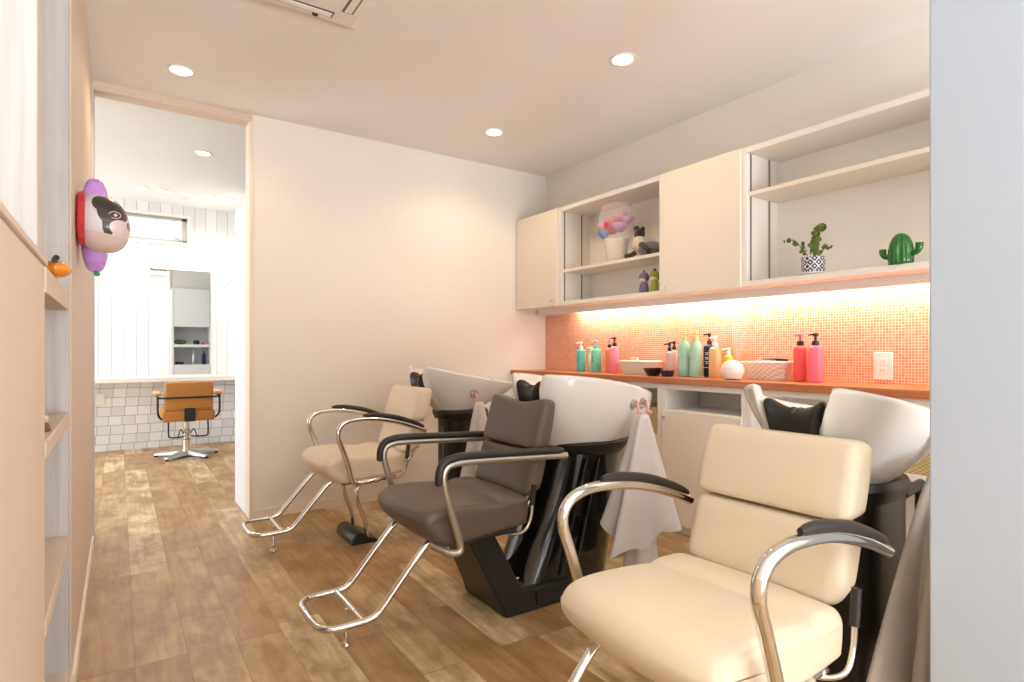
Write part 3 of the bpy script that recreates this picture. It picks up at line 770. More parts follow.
        for z, g in ((0.0, 0.02), (0.01, 0.022), (0.03, 0.008), (0.2, 0.0), (0.58, 0.0), (0.625, 0.004)):
            ring = []
            for j in range(32):
                a = 2*PI*j/32; ca, sa = math.cos(a), math.sin(a); q = (abs(ca)**5+abs(sa)**5)**(-1/5)
                ring.append((1.70+(0.135+g)*q*ca, yc+(0.105+g)*q*sa, z))
            pc.append(ring)
        MB().ring_loft(pc).build('column', M['black'], t, angle=60)
        rp = MB(); rp.tube([(1.905, yc-0.09, 0.60), (1.905, yc-0.09, 0.0)], 0.010, raw=True); rp.tube([(1.80, yc-0.09, 0.60), (1.92, yc-0.09, 0.615)], 0.014, raw=True)
        rp.tube([(1.905, yc+0.09, 0.60), (1.905, yc+0.09, 0.0)], 0.010, raw=True); rp.tube([(1.905, yc-0.09, 0.05), (1.905, yc+0.09, 0.05)], 0.009, raw=True)
        rp.build('rear_frame', M['blackmatt'], t)
        MB().box(1.563, yc-0.02, 0.05, 1.5655, yc+0.002, 0.56).build('column_groove', M['gloss'], t)
    if knob:
        k = MB(); k.lathe([(0.014, 0.0), (0.016, 0.03), (0.03, 0.045), (0.032, 0.062), (0.018, 0.070)], (1.90, yc+0.02, 0.755), 16)
        k.build('tap_knob', M['black'], t)
    return t
b1 = basin(YA-0.03, 'white basin on matt black column by the pale wall, farthest from camera', 'column', True)
b2 = basin(YB, 'white basin on glossy black pedestal behind the taupe chair', 'pedestal')
b3 = basin(YC-0.012, 'white basin with open black frame behind the nearest cream chair', 'column')

# ------------------------------------------------------------------ hooks and gowns
def hook(x, y, z, label):
    t = thing('suction_hook', (x, y, z), label, 'hook', 'suction hooks on the basins')
    c = MB()
    c.tube([(x, y+0.018, z), (x, y+0.008, z), (x, y-0.002, z)], lambda k: 0.026-0.012*k, 18, raw=True); c.build('suction_cup', M['suction'], t)
    MB().tube([(x, y-0.004, z+0.004), (x, y-0.014, z-0.012), (x, y-0.014, z-0.032), (x, y-0.024, z-0.040), (x, y-0.030, z-0.030)], 0.006, 8).build('hook_arm', M['clip'], t)
def gown(cx, cy, ztop, zbot, wx, wy, label, m, tail=True, seed=1, lean=(0, 0), flare=0.85):
    rnd = random.Random(seed)
    t = thing('cutting_gown', (cx, cy, zbot), label, 'gown', 'gowns hung on the basins')
    n = 72; rings = []
    ph = [rnd.uniform(0, 6.28) for _ in range(4)]
    levels = 26
    for i in range(levels+1):
        u = i/levels
        ring = []
        for k in range(n):
            a = 2*PI*k/n
            fl = 0.10+0.90*u**flare
            rip = 1+(0.06+0.26*u)*math.sin(5*a+ph[0]+0.9*u)+(0.13*u)*math.sin(8*a+ph[1]+1.5*u)+0.08*math.sin(3*a+ph[2])
            rx = (0.012+wx*fl)*rip; ry = (0.012+wy*fl)*rip
            hem = u*u*0.05*(math.sin(2*a+ph[3])+0.5*math.sin(5*a+ph[0]))
            ring.append((cx+lean[0]*u+rx*math.cos(a), cy+lean[1]*u+ry*math.sin(a), ztop-(ztop-zbot-0.03)*u+hem))
        rings.append(ring)
    # inside return so the hem has thickness
    for u, s_ in ((1.0, 0.985), (0.7, 0.95), (0.3, 0.9)):
        ring = []
        i = int(u*levels)
        for p in rings[i]:
            ring.append((cx+lean[0]*u+(p[0]-cx-lean[0]*u)*(s_-0.04), cy+lean[1]*u+(p[1]-cy-lean[1]*u)*(s_-0.04), p[2]+0.004))
        rings.append(ring)
    MB().ring_loft(rings).build('gown_body', m, t, angle=85)
    if tail:
        r2 = []
        for i in range(9):
            u = i/8
            ring = []
            for k in range(20):
                a = 2*PI*k/20
                rr = (0.035+0.020*u)*(1+0.18*math.sin(4*a+ph[1]))
                ring.append((cx+lean[0]+0.01+rr*1.5*math.cos(a), cy+lean[1]+rr*0.8*math.sin(a), zbot+0.16-0.26*u))
            r2.append(ring)
        MB().ring_loft(r2).build('gown_tail', m, t, angle=85)
    lp = MB().tube([(cx, cy, ztop-0.01), (cx-0.008, cy-0.006, ztop+0.015), (cx, cy-0.008, ztop+0.028), (cx+0.008, cy-0.006, ztop+0.015), (cx, cy, ztop-0.01)], 0.003, 8)
    lp.build('hanging_loop', m, t)
hook(1.795, YB-0.226, 0.775, 'clear suction hook carrying the pale grey gown on the middle basin')
hook(1.855, YB-0.222, 0.775, 'second clear suction hook on the middle basin, toward its rear')
gown(1.785, YB-0.272, 0.735, 0.215, 0.150, 0.085, 'pale grey gown hung on the side of the middle basin', M['cloth'], True, 3, (-0.02, 0.0))
hook(1.66, YA-0.245, 0.755, 'clear suction hook on the basin farthest from camera')
gown(1.655, YA-0.292, 0.715, 0.14, 0.105, 0.070, 'grey gown hung on the farthest basin, behind the taupe chair', M['cloth'], False, 5)
hook(1.70, YC-0.232, 0.775, 'clear suction hook on the nearest basin')
gown(1.68, YC-0.262, 0.745, 0.12, 0.265, 0.050, 'taupe grey gown hung on the nearest basin beside the white wall end', M['cloth2'], False, 8, (-0.02, 0.01), 0.5)

# ------------------------------------------------------------------ bottles
def bottle(name, x, y, h, r, body, pump, label, style='round', cap=None, group=None, lab=None, rot=0.6):
    z = 0.851
    t = thing(name, (x, y, z), label, 'bottle', group)
    sup = 2.0 if style in ('round', 'taper', 'wave') else 3.6
    bh = h*0.745
    if style == 'wave':
        bh = h*0.80
        prof = [(r*0.92, 0), (r, 0.006), (r*1.0, bh*0.25), (r*0.90, bh*0.48), (r*0.98, bh*0.72), (r*0.72, bh*0.92), (r*0.36, bh), (r*0.34, bh+0.01)]
    elif style == 'taper':
        prof = [(r*0.95, 0), (r, 0.005), (r*0.97, bh*0.5), (r*0.86, bh*0.85), (r*0.55, bh*0.97), (r*0.36, bh), (r*0.34, bh+0.008)]
    else:
        prof = [(r*0.94, 0), (r, 0.005), (r, bh*0.86), (r*0.90, bh*0.94), (r*0.5, bh*0.99), (r*0.38, bh), (r*0.38, bh+0.006)]
    sy = 0.85 if style == 'square' else 1.0
    bo = MB().lathe(prof, (x, y, z), 28, 1.0, sy, sup, rot if style == 'square' else 0).build('bottle_body', body, t)
    MB().lathe([(r*0.42, bh), (r*0.44, bh+0.004), (r*0.42, bh+0.020), (r*0.2, bh+0.024)], (x, y, z), 18).build('collar', cap or pump, t)
    p = MB(); p.lathe([(0.006, bh+0.022), (0.006, h-0.018), (r*0.34, h-0.016), (r*0.36, h-0.004), (r*0.25, h)], (x, y, z), 14)
    p.tube([(x, y, z+h-0.009), (x-0.014, y+0.010, z+h-0.008), (x-0.028, y+0.020, z+h-0.012)], lambda k: 0.0055-0.002*k, 8)
    p.build('pump_head', pump, t)
    if lab:
        B(x-r-0.0005, y-r*0.35, z+bh*0.62, x-r*0.9, y-r*0.1, z+bh*0.66).build('label_mark', lab, bo, smooth=False)
        B(x-r-0.0005, y-r*0.1, z+bh*0.42, x-r*0.9, y+r*0.05, z+bh*0.60).build('label_mark', lab, bo, smooth=False)
    return t
bottle('pump_bottle', 2.71, 3.115, 0.212, 0.033, M['tealA'], M['white'], 'teal pump bottle with white pump, leftmost on the counter', 'round', lab=M['navy'])
bottle('pump_bottle', 2.79, 3.095, 0.178, 0.026, M['white'], M['white'], 'small white pump bottle between the two teal bottles', 'taper')
bottle('pump_bottle', 2.725, 2.975, 0.218, 0.036, M['tealB'], M['tealA'], 'mint green pump bottle with teal pump, right of the white one', 'round', lab=M['navy'])
bottle('pump_bottle', 2.745, 2.862, 0.226, 0.032, M['coral'], M['pink'], 'coral pump bottle with dark collar next to the mint bottle', 'square', M['darkcap'])
bottle('pump_bottle', 2.70, 2.770, 0.238, 0.034, M['pink'], M['darkcap'], 'light pink pump bottle with dark pump beside the white basket', 'square', M['darkcap'])
bottle('pump_bottle', 2.66, 2.275, 0.195, 0.026, M['mauve'], M['darkcap'], 'short mauve bottle with dark brown pump beside the black bowl', 'round')
bottle('pump_bottle', 2.76, 2.325, 0.205, 0.028, M['mauve'], M['darkcap'], 'mauve bottle with brown pump standing against the mosaic', 'square')
bottle('pump_bottle', 2.69, 2.195, 0.262, 0.036, M['seag'], M['limecap'], 'tall pearly green curvy bottle, left one of the pair', 'wave')
bottle('pump_bottle', 2.69, 2.112, 0.262, 0.036, M['seag'], M['limecap'], 'tall pearly green curvy bottle, right one beside the navy bottle', 'wave')
nb = bottle('pump_bottle', 2.76, 2.075, 0.248, 0.030, M['navy'], M['darkcap'], 'navy blue square bottle with white lettering and dark pump', 'square', M['darkcap'], rot=0.0)
lt = MB()
xx = 2.76-0.0305
for zz, w in ((0.985, 0.010), (0.975, 0.007), (0.958, 0.012), (0.95, 0.009), (0.935, 0.011), (0.925, 0.007)):
    lt.box(xx-0.0012, 2.07-w, zz, xx+0.002, 2.07+w, zz+0.004)
lt.box(xx-0.0012, 2.052, 0.903, xx+0.002, 2.098, 0.906)
lt.build('label_lettering', M['white'], nb, smooth=False)
bottle('pump_bottle', 2.69, 1.985, 0.228, 0.033, M['amber'], M['white'], 'clear pale amber pump bottle with white pump beside the navy one', 'square', rot=0.2)
bottle('pump_bottle', 2.765, 1.955, 0.165, 0.027, M['yellow'], M['white'], 'short yellow bottle with cream pump behind the white pot', 'round')
bottle('pump_bottle', 2.73, 1.530, 0.232, 0.036, M['hotred'], M['hotpink'], 'red pink square pump bottle with pink pump at the right end', 'square', M['darkcap'], rot=0.35)
bottle('pump_bottle', 2.70, 1.440, 0.232, 0.037, M['hotpink'], M['darkcap'], 'hot pink square pump bottle with dark pump, rightmost on the counter', 'square', M['darkcap'], rot=0.35)
# round white pot
t = thing('round_jar', (2.60, 1.815, 0.851), 'round white egg-shaped jar at the left end of the lattice basket', 'jar')
MB().lathe([(0.030, 0), (0.044, 0.006), (0.055, 0.030), (0.057, 0.050), (0.050, 0.074), (0.034, 0.092), (0.012, 0.099)], (2.60, 1.815, 0.851), 30).build('jar_body', M['white'], t)
MB().lathe([(0.0555, 0.058), (0.0570, 0.060), (0.0553, 0.062)], (2.60, 1.815, 0.851), 30).build('lid_seam', M['trim'], t)
# counter baskets
def basket(name, x, y, sx, sy, h, m, label, rim=True):
    t = thing(name, (x, y, 0.851), label, 'basket')
    rings = []
    def ring(s_, z): 
        out = []
        for k in range(40):
            a = 2*PI*k/40; ca, sa = math.cos(a), math.sin(a); q = (abs(ca)**3.4+abs(sa)**3.4)**(-1/3.4)
            out.append((x+sx*s_*q*ca, y+sy*s_*q*sa, 0.851+z))
        return out
    for u in range(9): rings.append(ring(0.82+0.18*u/8, h*u/8))
    rings.append(ring(0.95, h)); rings.append(ring(0.80, 0.006))
    MB().ring_loft(rings).build('basket_body', m, t, angle=60)
    MB().tube([p for p in ring(0.985, h)][::2], 0.0055, 8, 2, closed=True).build('rim', M['white'], t)
    return t
basket('woven_basket', 2.715, 2.555, 0.085, 0.140, 0.080, M['weave_white'], 'white woven oblong basket beside the pink bottle')
basket('lattice_basket', 2.748, 1.715, 0.070, 0.130, 0.088, M['lattice'], 'white plastic lattice basket left of the hot pink bottles')
tag(B(2.80, 2.675, 0.851, 2.83, 2.725, 0.955).build('card_box', M['trim'], smooth=True, bevel=0.002), 'small cream box standing behind the white woven basket', 'box')
t = thing('hair_clip', (2.74, 1.66, 0.94), 'dark and silver hair clip lying across the lattice basket', 'hair clip')
MB().tube([(2.74, 1.60, 0.951), (2.74, 1.66, 0.955), (2.74, 1.74, 0.951)], 0.006, 8).build('clip_arm', M['blackmatt'], t)
MB().box(2.68, 1.66, 0.946, 2.81, 1.74, 0.953).build('clip_plate', M['brushed'], t, bevel=0.002)
t = thing('shallow_bowl', (2.60, 2.345, 0.851), 'black shallow bowl at the counter front', 'bowl')
MB().lathe([(0.030, 0), (0.036, 0.003), (0.062, 0.046), (0.059, 0.046), (0.034, 0.008)], (2.60, 2.345, 0.851), 28).build('bowl_shell', M['gloss'], t)
tag(MB().lathe([(0.018, 0), (0.026, 0.006), (0.028, 0.022), (0.022, 0.028)], (2.60, 2.345, 0.860), 20).build('steel_cup', M['brushed']), 'small steel cup sitting in the black bowl', 'cup')
t = thing('black_tray', (2.60, 2.24, 0.851), 'small black square tray in front of the green bottles', 'tray')
MB().ring_loft([[(2.60-s_, 2.24-s_, z), (2.60+s_, 2.24-s_, z), (2.60+s_, 2.24+s_, z), (2.60-s_, 2.24+s_, z)] for s_, z in ((0.022, 0.851), (0.028, 0.885), (0.025, 0.885), (0.020, 0.855))]).build('tray_shell', M['blackmatt'], t, bevel=0.002)

# ------------------------------------------------------------------ shelf objects
# flower basket
fx, fy, fz = 2.665, 2.715, 1.5695
t = thing('flower_basket', (fx, fy, fz), 'white basket of pink and blue flowers wrapped in cellophane', 'flower basket')
MB().lathe([(0.058, 0), (0.062, 0.004), (0.074, 0.10), (0.082, 0.148), (0.076, 0.148), (0.058, 0.01)], (fx, fy, fz), 30).build('basket', M['weave_white'], t)
def bloom(p, r, m, parent):
    b = MB(); rnd = random.Random(int(p[1]*1000))
    for k in range(5):
        rr = r*(1-0.16*k); n = 18
        rings = []
        for i in range(5):
            v = i/4; ring = []
            for j in range(n):
                a = 2*PI*j/n+k*0.6
                w = 1+0.12*math.sin(5*a+k)
                q = rr*math.sin(0.35+1.5*v)*w
                ring.append((p[0]+q*math.cos(a), p[1]+q*math.sin(a), p[2]-r*0.5+r*1.1*v*(1-0.10*k)+0.004*k))
            rings.append(ring)
        b.ring_loft(rings)
    b.build('bloom', m, parent, angle=70)
for dx, dy, dz, r, k in ((-0.050, -0.010, 0.200, 0.046, 'rose'), (-0.050, 0.066, 0.205, 0.040, 'pinkbloom'), (-0.045, -0.075, 0.186, 0.042, 'lilac'), (-0.056, 0.062, 0.160, 0.034, 'bluebloom'),
                         (0.01, 0.045, 0.255, 0.040, 'pinkbloom'), (0.0, -0.030, 0.265, 0.042, 'pinkbloom'), (0.03, 0.07, 0.20, 0.038, 'rose'), (0.02, -0.075, 0.24, 0.036, 'lilac')):
    bloom((fx+dx, fy+dy, fz+dz+0.02), r*1.12, M[k], t)
rings = []
for u in range(10):
    k = u/9; r0 = 0.084+0.050*math.sin(k*PI*0.75)-0.03*k*k
    rings.append([(fx+r0*(1+0.10*math.sin(7*2*PI*j/42+k*2))*math.cos(2*PI*j/42)*0.85, fy+r0*(1+0.10*math.sin(7*2*PI*j/42+k*2))*math.sin(2*PI*j/42), fz+0.14+0.235*k) for j in range(42)])
MB().ring_loft(rings, False, False).build('cellophane', M['cello'], t, angle=20)
# plush animal
px, py, pz = 2.665, 2.50, 1.5695
t = thing('plush_animal', (px, py, pz), 'dark plush animal with cream scarf lying beside the flower basket', 'plush toy')
MB().ball((px, py-0.075, pz+0.046), 0.050, 0.090, 0.046).build('body', M['plushgrey'], t)
MB().ball((px-0.008, py+0.008, pz+0.150), 0.032, 0.036, 0.036).build('head', M['plushdark'], t)
MB().ball((px-0.010, py+0.030, pz+0.186), 0.018, 0.018, 0.020).build('ear', M['plushdark'], t)
MB().ball((px-0.006, py-0.018, pz+0.176), 0.014, 0.014, 0.016).build('ear', M['plushdark'], t)
MB().ball((px-0.018, py+0.002, pz+0.092), 0.038, 0.044, 0.044).build('scarf', M['plushcream'], t)
MB().ball((px-0.030, py+0.028, pz+0.078), 0.020, 0.024, 0.022).build('scarf_knot', M['plushcream'], t)
MB().tube([(px-0.030, py-0.030, pz+0.075), (px-0.040, py-0.060, pz+0.060), (px-0.046, py-0.105, pz+0.024)], 0.020, 10).build('front_leg', M['plushdark'], t)
MB().tube([(px-0.030, py+0.02, pz+0.034), (px-0.040, py+0.055, pz+0.020), (px-0.046, py+0.088, pz+0.018)], 0.016, 10).build('front_leg', M['plushdark'], t)
# kokeshi style dolls
def doll(x, y, m, label):
    z = ZB+0.0265
    t = thing('wooden_doll', (x, y, z), label, 'doll', 'little wooden dolls on the shelf')
    MB().lathe([(0.024, 0), (0.028, 0.004), (0.029, 0.028), (0.023, 0.058), (0.014, 0.070)], (x, y, z), 22).build('doll_body', m, t)
    MB().ball((x, y, z+0.098), 0.032, 0.032, 0.031).build('doll_hair', m, t)
    MB().ball((x-0.010, y, z+0.082), 0.024, 0.025, 0.016).build('doll_face', M['dollface'], t)
    MB().ball((x, y, z+0.133), 0.009).build('hair_bun', M['plushdark'] if m == M['greendoll'] else m, t)
doll(2.63, 2.446, M['purpledoll'], 'purple round headed wooden doll, left of the green one')
doll(2.63, 2.360, M['greendoll'], 'olive green round headed wooden doll beside the cupboard door')
# potted plant
qx, qy, qz = 2.625, 1.412, ZB+0.0265
t = thing('potted_plant', (qx, qy, qz), 'small trailing plant in a navy and white diamond pot', 'plant')
MB().lathe([(0.050, 0), (0.062, 0.004), (0.064, 0.010), (0.055, 0.011)], (qx, qy, qz), 28).build('saucer', M['white'], t)
o = MB().lathe([(0.046, 0.011), (0.048, 0.014), (0.050, 0.078), (0.050, 0.082), (0.046, 0.082), (0.044, 0.066)], (qx, qy, qz), 32).build('pot', M['diamond'], t)
MB().lathe([(0.0445, 0.064), (0.0445, 0.072), (0.02, 0.075)], (qx, qy, qz), 20).build('soil', M['plushdark'], t)
def leaf(mb, p, nrm, r, rot):
    n = Vector(nrm).normalized(); u = n.cross(Vector((0, 0, 1)) if abs(n.z) < 0.9 else Vector((1, 0, 0))).normalized(); w = n.cross(u)
    P = Vector(p); ring = []; rin = []; bot = []
    for k in range(12):
        a = 2*PI*k/12
        d = (u*math.cos(a+rot)+w*math.sin(a+rot))
        s_ = r*(1.0 if k else 1.2)
        ring.append(P+d*s_-n*0.10*r); rin.append(P+d*s_*0.55+n*0.12*r); bot.append(P+d*s_*0.5-n*0.28*r)
    mb.ring_loft([bot, ring, rin])
stems = [[(0, -0.008, 0.072), (-0.004, -0.012, 0.11), (-0.006, -0.014, 0.15), (-0.004, -0.018, 0.19), (-0.004, -0.030, 0.210), (-0.004, -0.050, 0.205)],
         [(0, 0.012, 0.072), (-0.01, 0.030, 0.105), (-0.012, 0.050, 0.135), (-0.012, 0.080, 0.165), (-0.012, 0.105, 0.180)],
         [(0.01, -0.02, 0.072), (0.008, -0.034, 0.10), (0.006, -0.052, 0.118), (0.004, -0.066, 0.124)]]
rnd = random.Random(4)
for sidx, sp in enumerate(stems):
    W = [(qx+a, qy+b, qz+c) for a, b, c in sp]
    so = MB().tube(W, 0.0022, 6).build('stem', M['stem'], t)
    C = catmull(W, 6); lm_ = MB()
    stp = 1 if sidx == 0 else 2
    for i in range(4, len(C), stp):
        for q in range(3 if sidx == 0 else 1):
            d = Vector((rnd.uniform(-1, 0.3), rnd.uniform(-1, 1), rnd.uniform(-0.4, 0.8)))
            off = Vector((rnd.uniform(-1, 0.6), rnd.uniform(-1, 1), rnd.uniform(-0.6, 0.6)))*0.018
            leaf(lm_, C[i]+off, (-0.9+0.4*d.x, d.y, d.z), rnd.uniform(0.008, 0.0125), rnd.uniform(0, 6))
    lm_.build('leaves', M['leaf'], so, angle=70)
# glass cactus
kx, ky, kz = 2.60, 1.043, ZB+0.0265
t = thing('glass_cactus', (kx, ky, kz), 'green glass cactus ornament with two raised arms', 'ornament')
rings = []
for r, z in ((0.045, 0), (0.048, 0.004), (0.050, 0.03), (0.049, 0.06), (0.044, 0.085), (0.034, 0.108), (0.020, 0.122), (0.006, 0.127)):
    rings.append([(kx+r*(1+0.07*math.cos(10*2*PI*k/60))*math.cos(2*PI*k/60)*0.9, ky+0.84*r*(1+0.07*math.cos(10*2*PI*k/60))*math.sin(2*PI*k/60), kz+z) for k in range(60)])
MB().ring_loft(rings).build('cactus_body', M['cactus'], t, angle=80)
MB().tube([(kx, ky+0.040, kz+0.034), (kx, ky+0.058, kz+0.040), (kx, ky+0.066, kz+0.054), (kx, ky+0.066, kz+0.070)], lambda k: 0.010+0.004*k, 12).build('cactus_arm', M['cactus'], t)
MB().tube([(kx, ky-0.040, kz+0.040), (kx, ky-0.056, kz+0.046), (kx, ky-0.064, kz+0.060), (kx, ky-0.066, kz+0.080)], lambda k: 0.010+0.004*k, 12).build('cactus_arm', M['cactus'], t)

# ------------------------------------------------------------------ left shelf ornaments
ux, uy, uz = -0.116, 1.64, 1.1625
t = thing('pumpkin_ornament', (ux, uy, uz), 'orange glass pumpkin ornament on the upper left shelf edge', 'ornament')
rings = []
for i in range(13):
    th = -PI/2+PI*i/12; th = max(-1.5, min(1.5, th))
    rings.append([(ux+0.026*math.cos(th)*(1+0.10*abs(math.cos(4*2*PI*k/48)))*math.cos(2*PI*k/48), uy+0.036*math.cos(th)*(1+0.10*abs(math.cos(4*2*PI*k/48)))*math.sin(2*PI*k/48), uz+0.019+0.019*math.sin(th)) for k in range(48)])
MB().ring_loft(rings).build('pumpkin_body', M['orange'], t, angle=80)
MB().tube([(ux, uy-0.022, uz+0.030), (ux, uy-0.034, uz+0.037), (ux+0.004, uy-0.044, uz+0.040)], 0.006, 8).build('stalk', M['plushdark'], t)
t = thing('wooden_figurine', (-0.135, 1.60, 0.8255), 'tiny brown wooden figurine on the middle left shelf', 'figurine')
MB().lathe([(0.012, 0), (0.014, 0.004), (0.010, 0.016), (0.004, 0.02)], (-0.135, 1.60, 0.8255), 14).build('figurine_body', M['brown'], t)
MB().ball((-0.135, 1.60, 0.853), 0.009).build('figurine_head', M['plushcream'], t)
# balloons
def dog_mat():
    m, nt, b = base_mat('printed_foil_face'); g = G(nt)
    tc = nt.nodes.new('ShaderNodeTexCoord'); sp = nt.nodes.new('ShaderNodeSeparateXYZ'); nt.links.new(tc.outputs['Object'], sp.inputs[0])
    x, y, z = sp.outputs[:3]
    U = g.math('DIVIDE', x, 0.074); W = g.math('DIVIDE', g.math('SUBTRACT', z, 0.1), 0.093)
    def ell(cx, cz, rx, rz):
        return g.math('LESS_THAN', g.math('ADD', g.math('POWER', g.math('ABSOLUTE', g.math('DIVIDE', g.math('SUBTRACT', U, cx), rx)), 2.0), g.math('POWER', g.math('ABSOLUTE', g.math('DIVIDE', g.math('SUBTRACT', W, cz), rz)), 2.0)), 1.0)
    dark = g.math('MAXIMUM', g.math('MAXIMUM', ell(0.36, 0.42, 0.58, 0.60), ell(0.20, -0.12, 0.22, 0.40)), ell(-0.05, 0.62, 0.34, 0.30))
    muz = ell(0.66, -0.20, 0.42, 0.27)
    jaw = g.math('LESS_THAN', g.math('ADD', W, g.math('MULTIPLY', U, 0.12)), -0.42)
    nose = ell(0.97, -0.05, 0.10, 0.16)
    c = g.mix(dark, lin((224, 218, 222)), lin((60, 53, 50)))
    c = g.mix(jaw, c, lin((222, 200, 192))); c = g.mix(muz, c, lin((226, 206, 204))); c = g.mix(nose, c, lin((60, 50, 50)))
    nt.links.new(c, b.inputs['Base Color']); b.inputs['Roughness'].default_value = 0.3; b.inputs['Coat Weight'].default_value = 0.3
    return m
bx, by, bz = -0.043, 2.33, 1.415
t = thing('dog_head_balloon', (bx, by, bz-0.1), 'white foil animal head balloon with dark eye patch by the shelves', 'balloon')
rings = []; NX, NK = 48, 64
for i in range(NX+1):
    s_ = -1+2*i/NX; s_ = max(-0.997, min(0.997, s_))
    r = (1-abs(s_)**3.0)**0.5
    x = bx+0.074*s_
    drop = 0.010*s_
    rings.append([(x, by+0.080*r*math.cos(2*PI*k/NK), bz+0.093*(1-0.12*max(0, s_))*r*math.sin(2*PI*k/NK)-drop) for k in range(NK)])
hb = MB().ring_loft(rings).build('balloon_head', dog_mat(), t, angle=80)
ey = by-0.076
MB().tube([(bx+0.032+0.016*math.cos(a), ey-0.002+0.012*abs(math.cos(a))*0.2, bz+0.020+0.011*math.sin(a)) for a in [2*PI*k/16 for k in range(16)]], 0.0014, 6, 1, closed=True).build('eye_outline', M['balskin'], t)
MB().ball((bx+0.034, ey-0.001, bz+0.020), 0.005, 0.003, 0.005).build('eye', M['balwhite'], t)
cl = MB(); rr = []
for x, s_ in ((-0.068, 0.88), (-0.064, 0.98), (-0.050, 1.04), (-0.046, 0.94)):
    rr.append([(bx+x+0.0, by+0.075*s_*math.cos(2*PI*k/40), bz+0.012+0.086*s_*math.sin(2*PI*k/40)) for k in range(40)])
cl.ring_loft(rr).build('collar', M['redfoil'], t)
pw = thing('flower_balloon', (-0.068, 2.452, 1.27), 'purple ruffled foil balloon behind the animal head balloon', 'balloon')
rings = []
for i in range(17):
    th = -PI/2+PI*i/16; th = max(-1.54, min(1.54, th))
    ring = []
    for k in range(64):
        a = 2*PI*k/64
        rc = (1-abs(math.sin(th))**3.5)**0.5
        w = 1+0.07*abs(math.sin(5*a))*math.cos(th)+0.02*math.sin(22*a)*math.cos(th)
        ring.append((-0.068+0.043*math.sin(th), 2.452+0.045*rc*w*math.cos(a), 1.430+0.150*rc*w*math.sin(a)))
    rings.append(ring)
MB().ring_loft(rings).build('balloon_body', M['purple'], pw, angle=80)
MB().tube([(-0.074, 2.46, 1.290), (-0.066, 2.45, 1.272), (-0.062, 2.44, 1.262)], lambda k: 0.004+0.006*k, 8).build('balloon_tail', M['green_tag'], pw)

# ------------------------------------------------------------------ far room
t = thing('styling_counter', (0.0, 6.86, 0.68), 'long white shelf counter below the far mirror', 'counter')
B(-3.0, 6.70, 0.688, 1.063, YF-0.001, 0.735).build('counter_board', M['white'], t, smooth=True, bevel=0.003)
t = thing('wall_mirror', (0.54, 7.0, 0.735), 'tall frameless mirror on the white plank wall', 'mirror')
B(0.264, YF-0.018, 0.736, 0.818, YF-0.001, 1.845).build('mirror_backing', M['white'], t, smooth=False)
B(0.262, YF-0.024, 0.736, 0.820, YF-0.018, 1.847).build('mirror_glass', M['mirror'], t, smooth=False)
t = thing('towel_bar', (0.95, 7.0, 1.78), 'slim white rail on the plank wall right of the mirror', 'rail')
MB().tube([(0.85, YF-0.03, 1.765), (1.02, YF-0.03, 1.775)], 0.005, raw=True).build('bar', M['white'], t)
MB().tube([(1.02, YF, 1.775), (1.02, YF-0.035, 1.775)], 0.016, raw=True).build('bracket', M['brushed'], t)
t = thing('wall_outlet', (-0.15, YF-0.015, 0.47), 'white outlet plate on the square tiles under the far counter', 'outlet')
B(-0.185, YF-0.02, 0.46, -0.115, YF-0.0125, 0.57).build('cover_plate', M['white'], t, smooth=True, bevel=0.002)
# styling chair (seen from behind)
hx, hy = 0.533, 6.27
t = thing('styling_chair', (hx, hy, 0), 'tan leather styling chair on a steel star base facing the mirror', 'chair')
MB().sweep_y([(hx-0.195, 0.47), (hx-0.19, 0.462), (hx+0.19, 0.462), (hx+0.195, 0.47), (hx+0.195, 0.70), (hx+0.185, 0.712), (hx-0.185, 0.712), (hx-0.195, 0.70)], 6.02, 6.085, 0.015, 4, 1).build('backrest', M['tan'], t, angle=50)
MB().sweep_y([(hx-0.212, 0.37), (hx-0.20, 0.352), (hx+0.20, 0.352), (hx+0.212, 0.37), (hx+0.212, 0.43), (hx+0.195, 0.455), (hx-0.195, 0.455), (hx-0.212, 0.43)], 6.03, 6.50, 0.02, 4, 1).build('seat', M['tan'], t, angle=50)
MB().box(hx-0.042, 6.010, 0.352, hx+0.046, 6.022, 0.475).build('back_bracket', M['blackmatt'], t, bevel=0.003)
for sg in (-1, 1):
    a = MB().tube([(hx+sg*0.17, 6.10, 0.375), (hx+sg*0.215, 6.06, 0.38), (hx+sg*0.245, 6.03, 0.43), (hx+sg*0.248, 6.03, 0.56), (hx+sg*0.248, 6.05, 0.582), (hx+sg*0.248, 6.36, 0.582)], 0.009, 10).build('arm_frame', M['blackmatt'], t)
    MB().box(hx+sg*0.248-0.028, 6.04, 0.592, hx+sg*0.248+0.028, 6.36, 0.622).build('armrest', M['woodarm'], a, bevel=0.008)
    h_ = MB().tube([(hx+sg*0.16, 6.12, 0.35), (hx+sg*0.16, 6.10, 0.24), (hx+sg*0.145, 6.10, 0.205), (hx+sg*0.05, 6.14, 0.20), (hx+sg*0.03, 6.20, 0.20)], 0.007, 10).build('side_hoop', M['blackmatt'], t)
MB().tube([(hx-0.248, 6.03, 0.575), (hx-0.20, 6.012, 0.572), (hx+0.20, 6.012, 0.572), (hx+0.248, 6.03, 0.575)], 0.008, 10, 2).build('back_bar', M['blackmatt'], t)
MB().lathe([(0.040, 0.05), (0.040, 0.16), (0.034, 0.165), (0.034, 0.25), (0.028, 0.255), (0.028, 0.35)], (hx, hy, 0), 20).build('hydraulic_column', M['chrome'], t)
for sg in (-1, 1): MB().tube([(hx+sg*0.03, hy-0.02, 0.22), (hx+sg*0.055, hy-0.05, 0.26), (hx+sg*0.075, hy-0.06, 0.20), (hx+sg*0.08, hy-0.06, 0.18)], 0.005, 8).build('pump_lever', M['blackmatt'], t)
sb = MB()
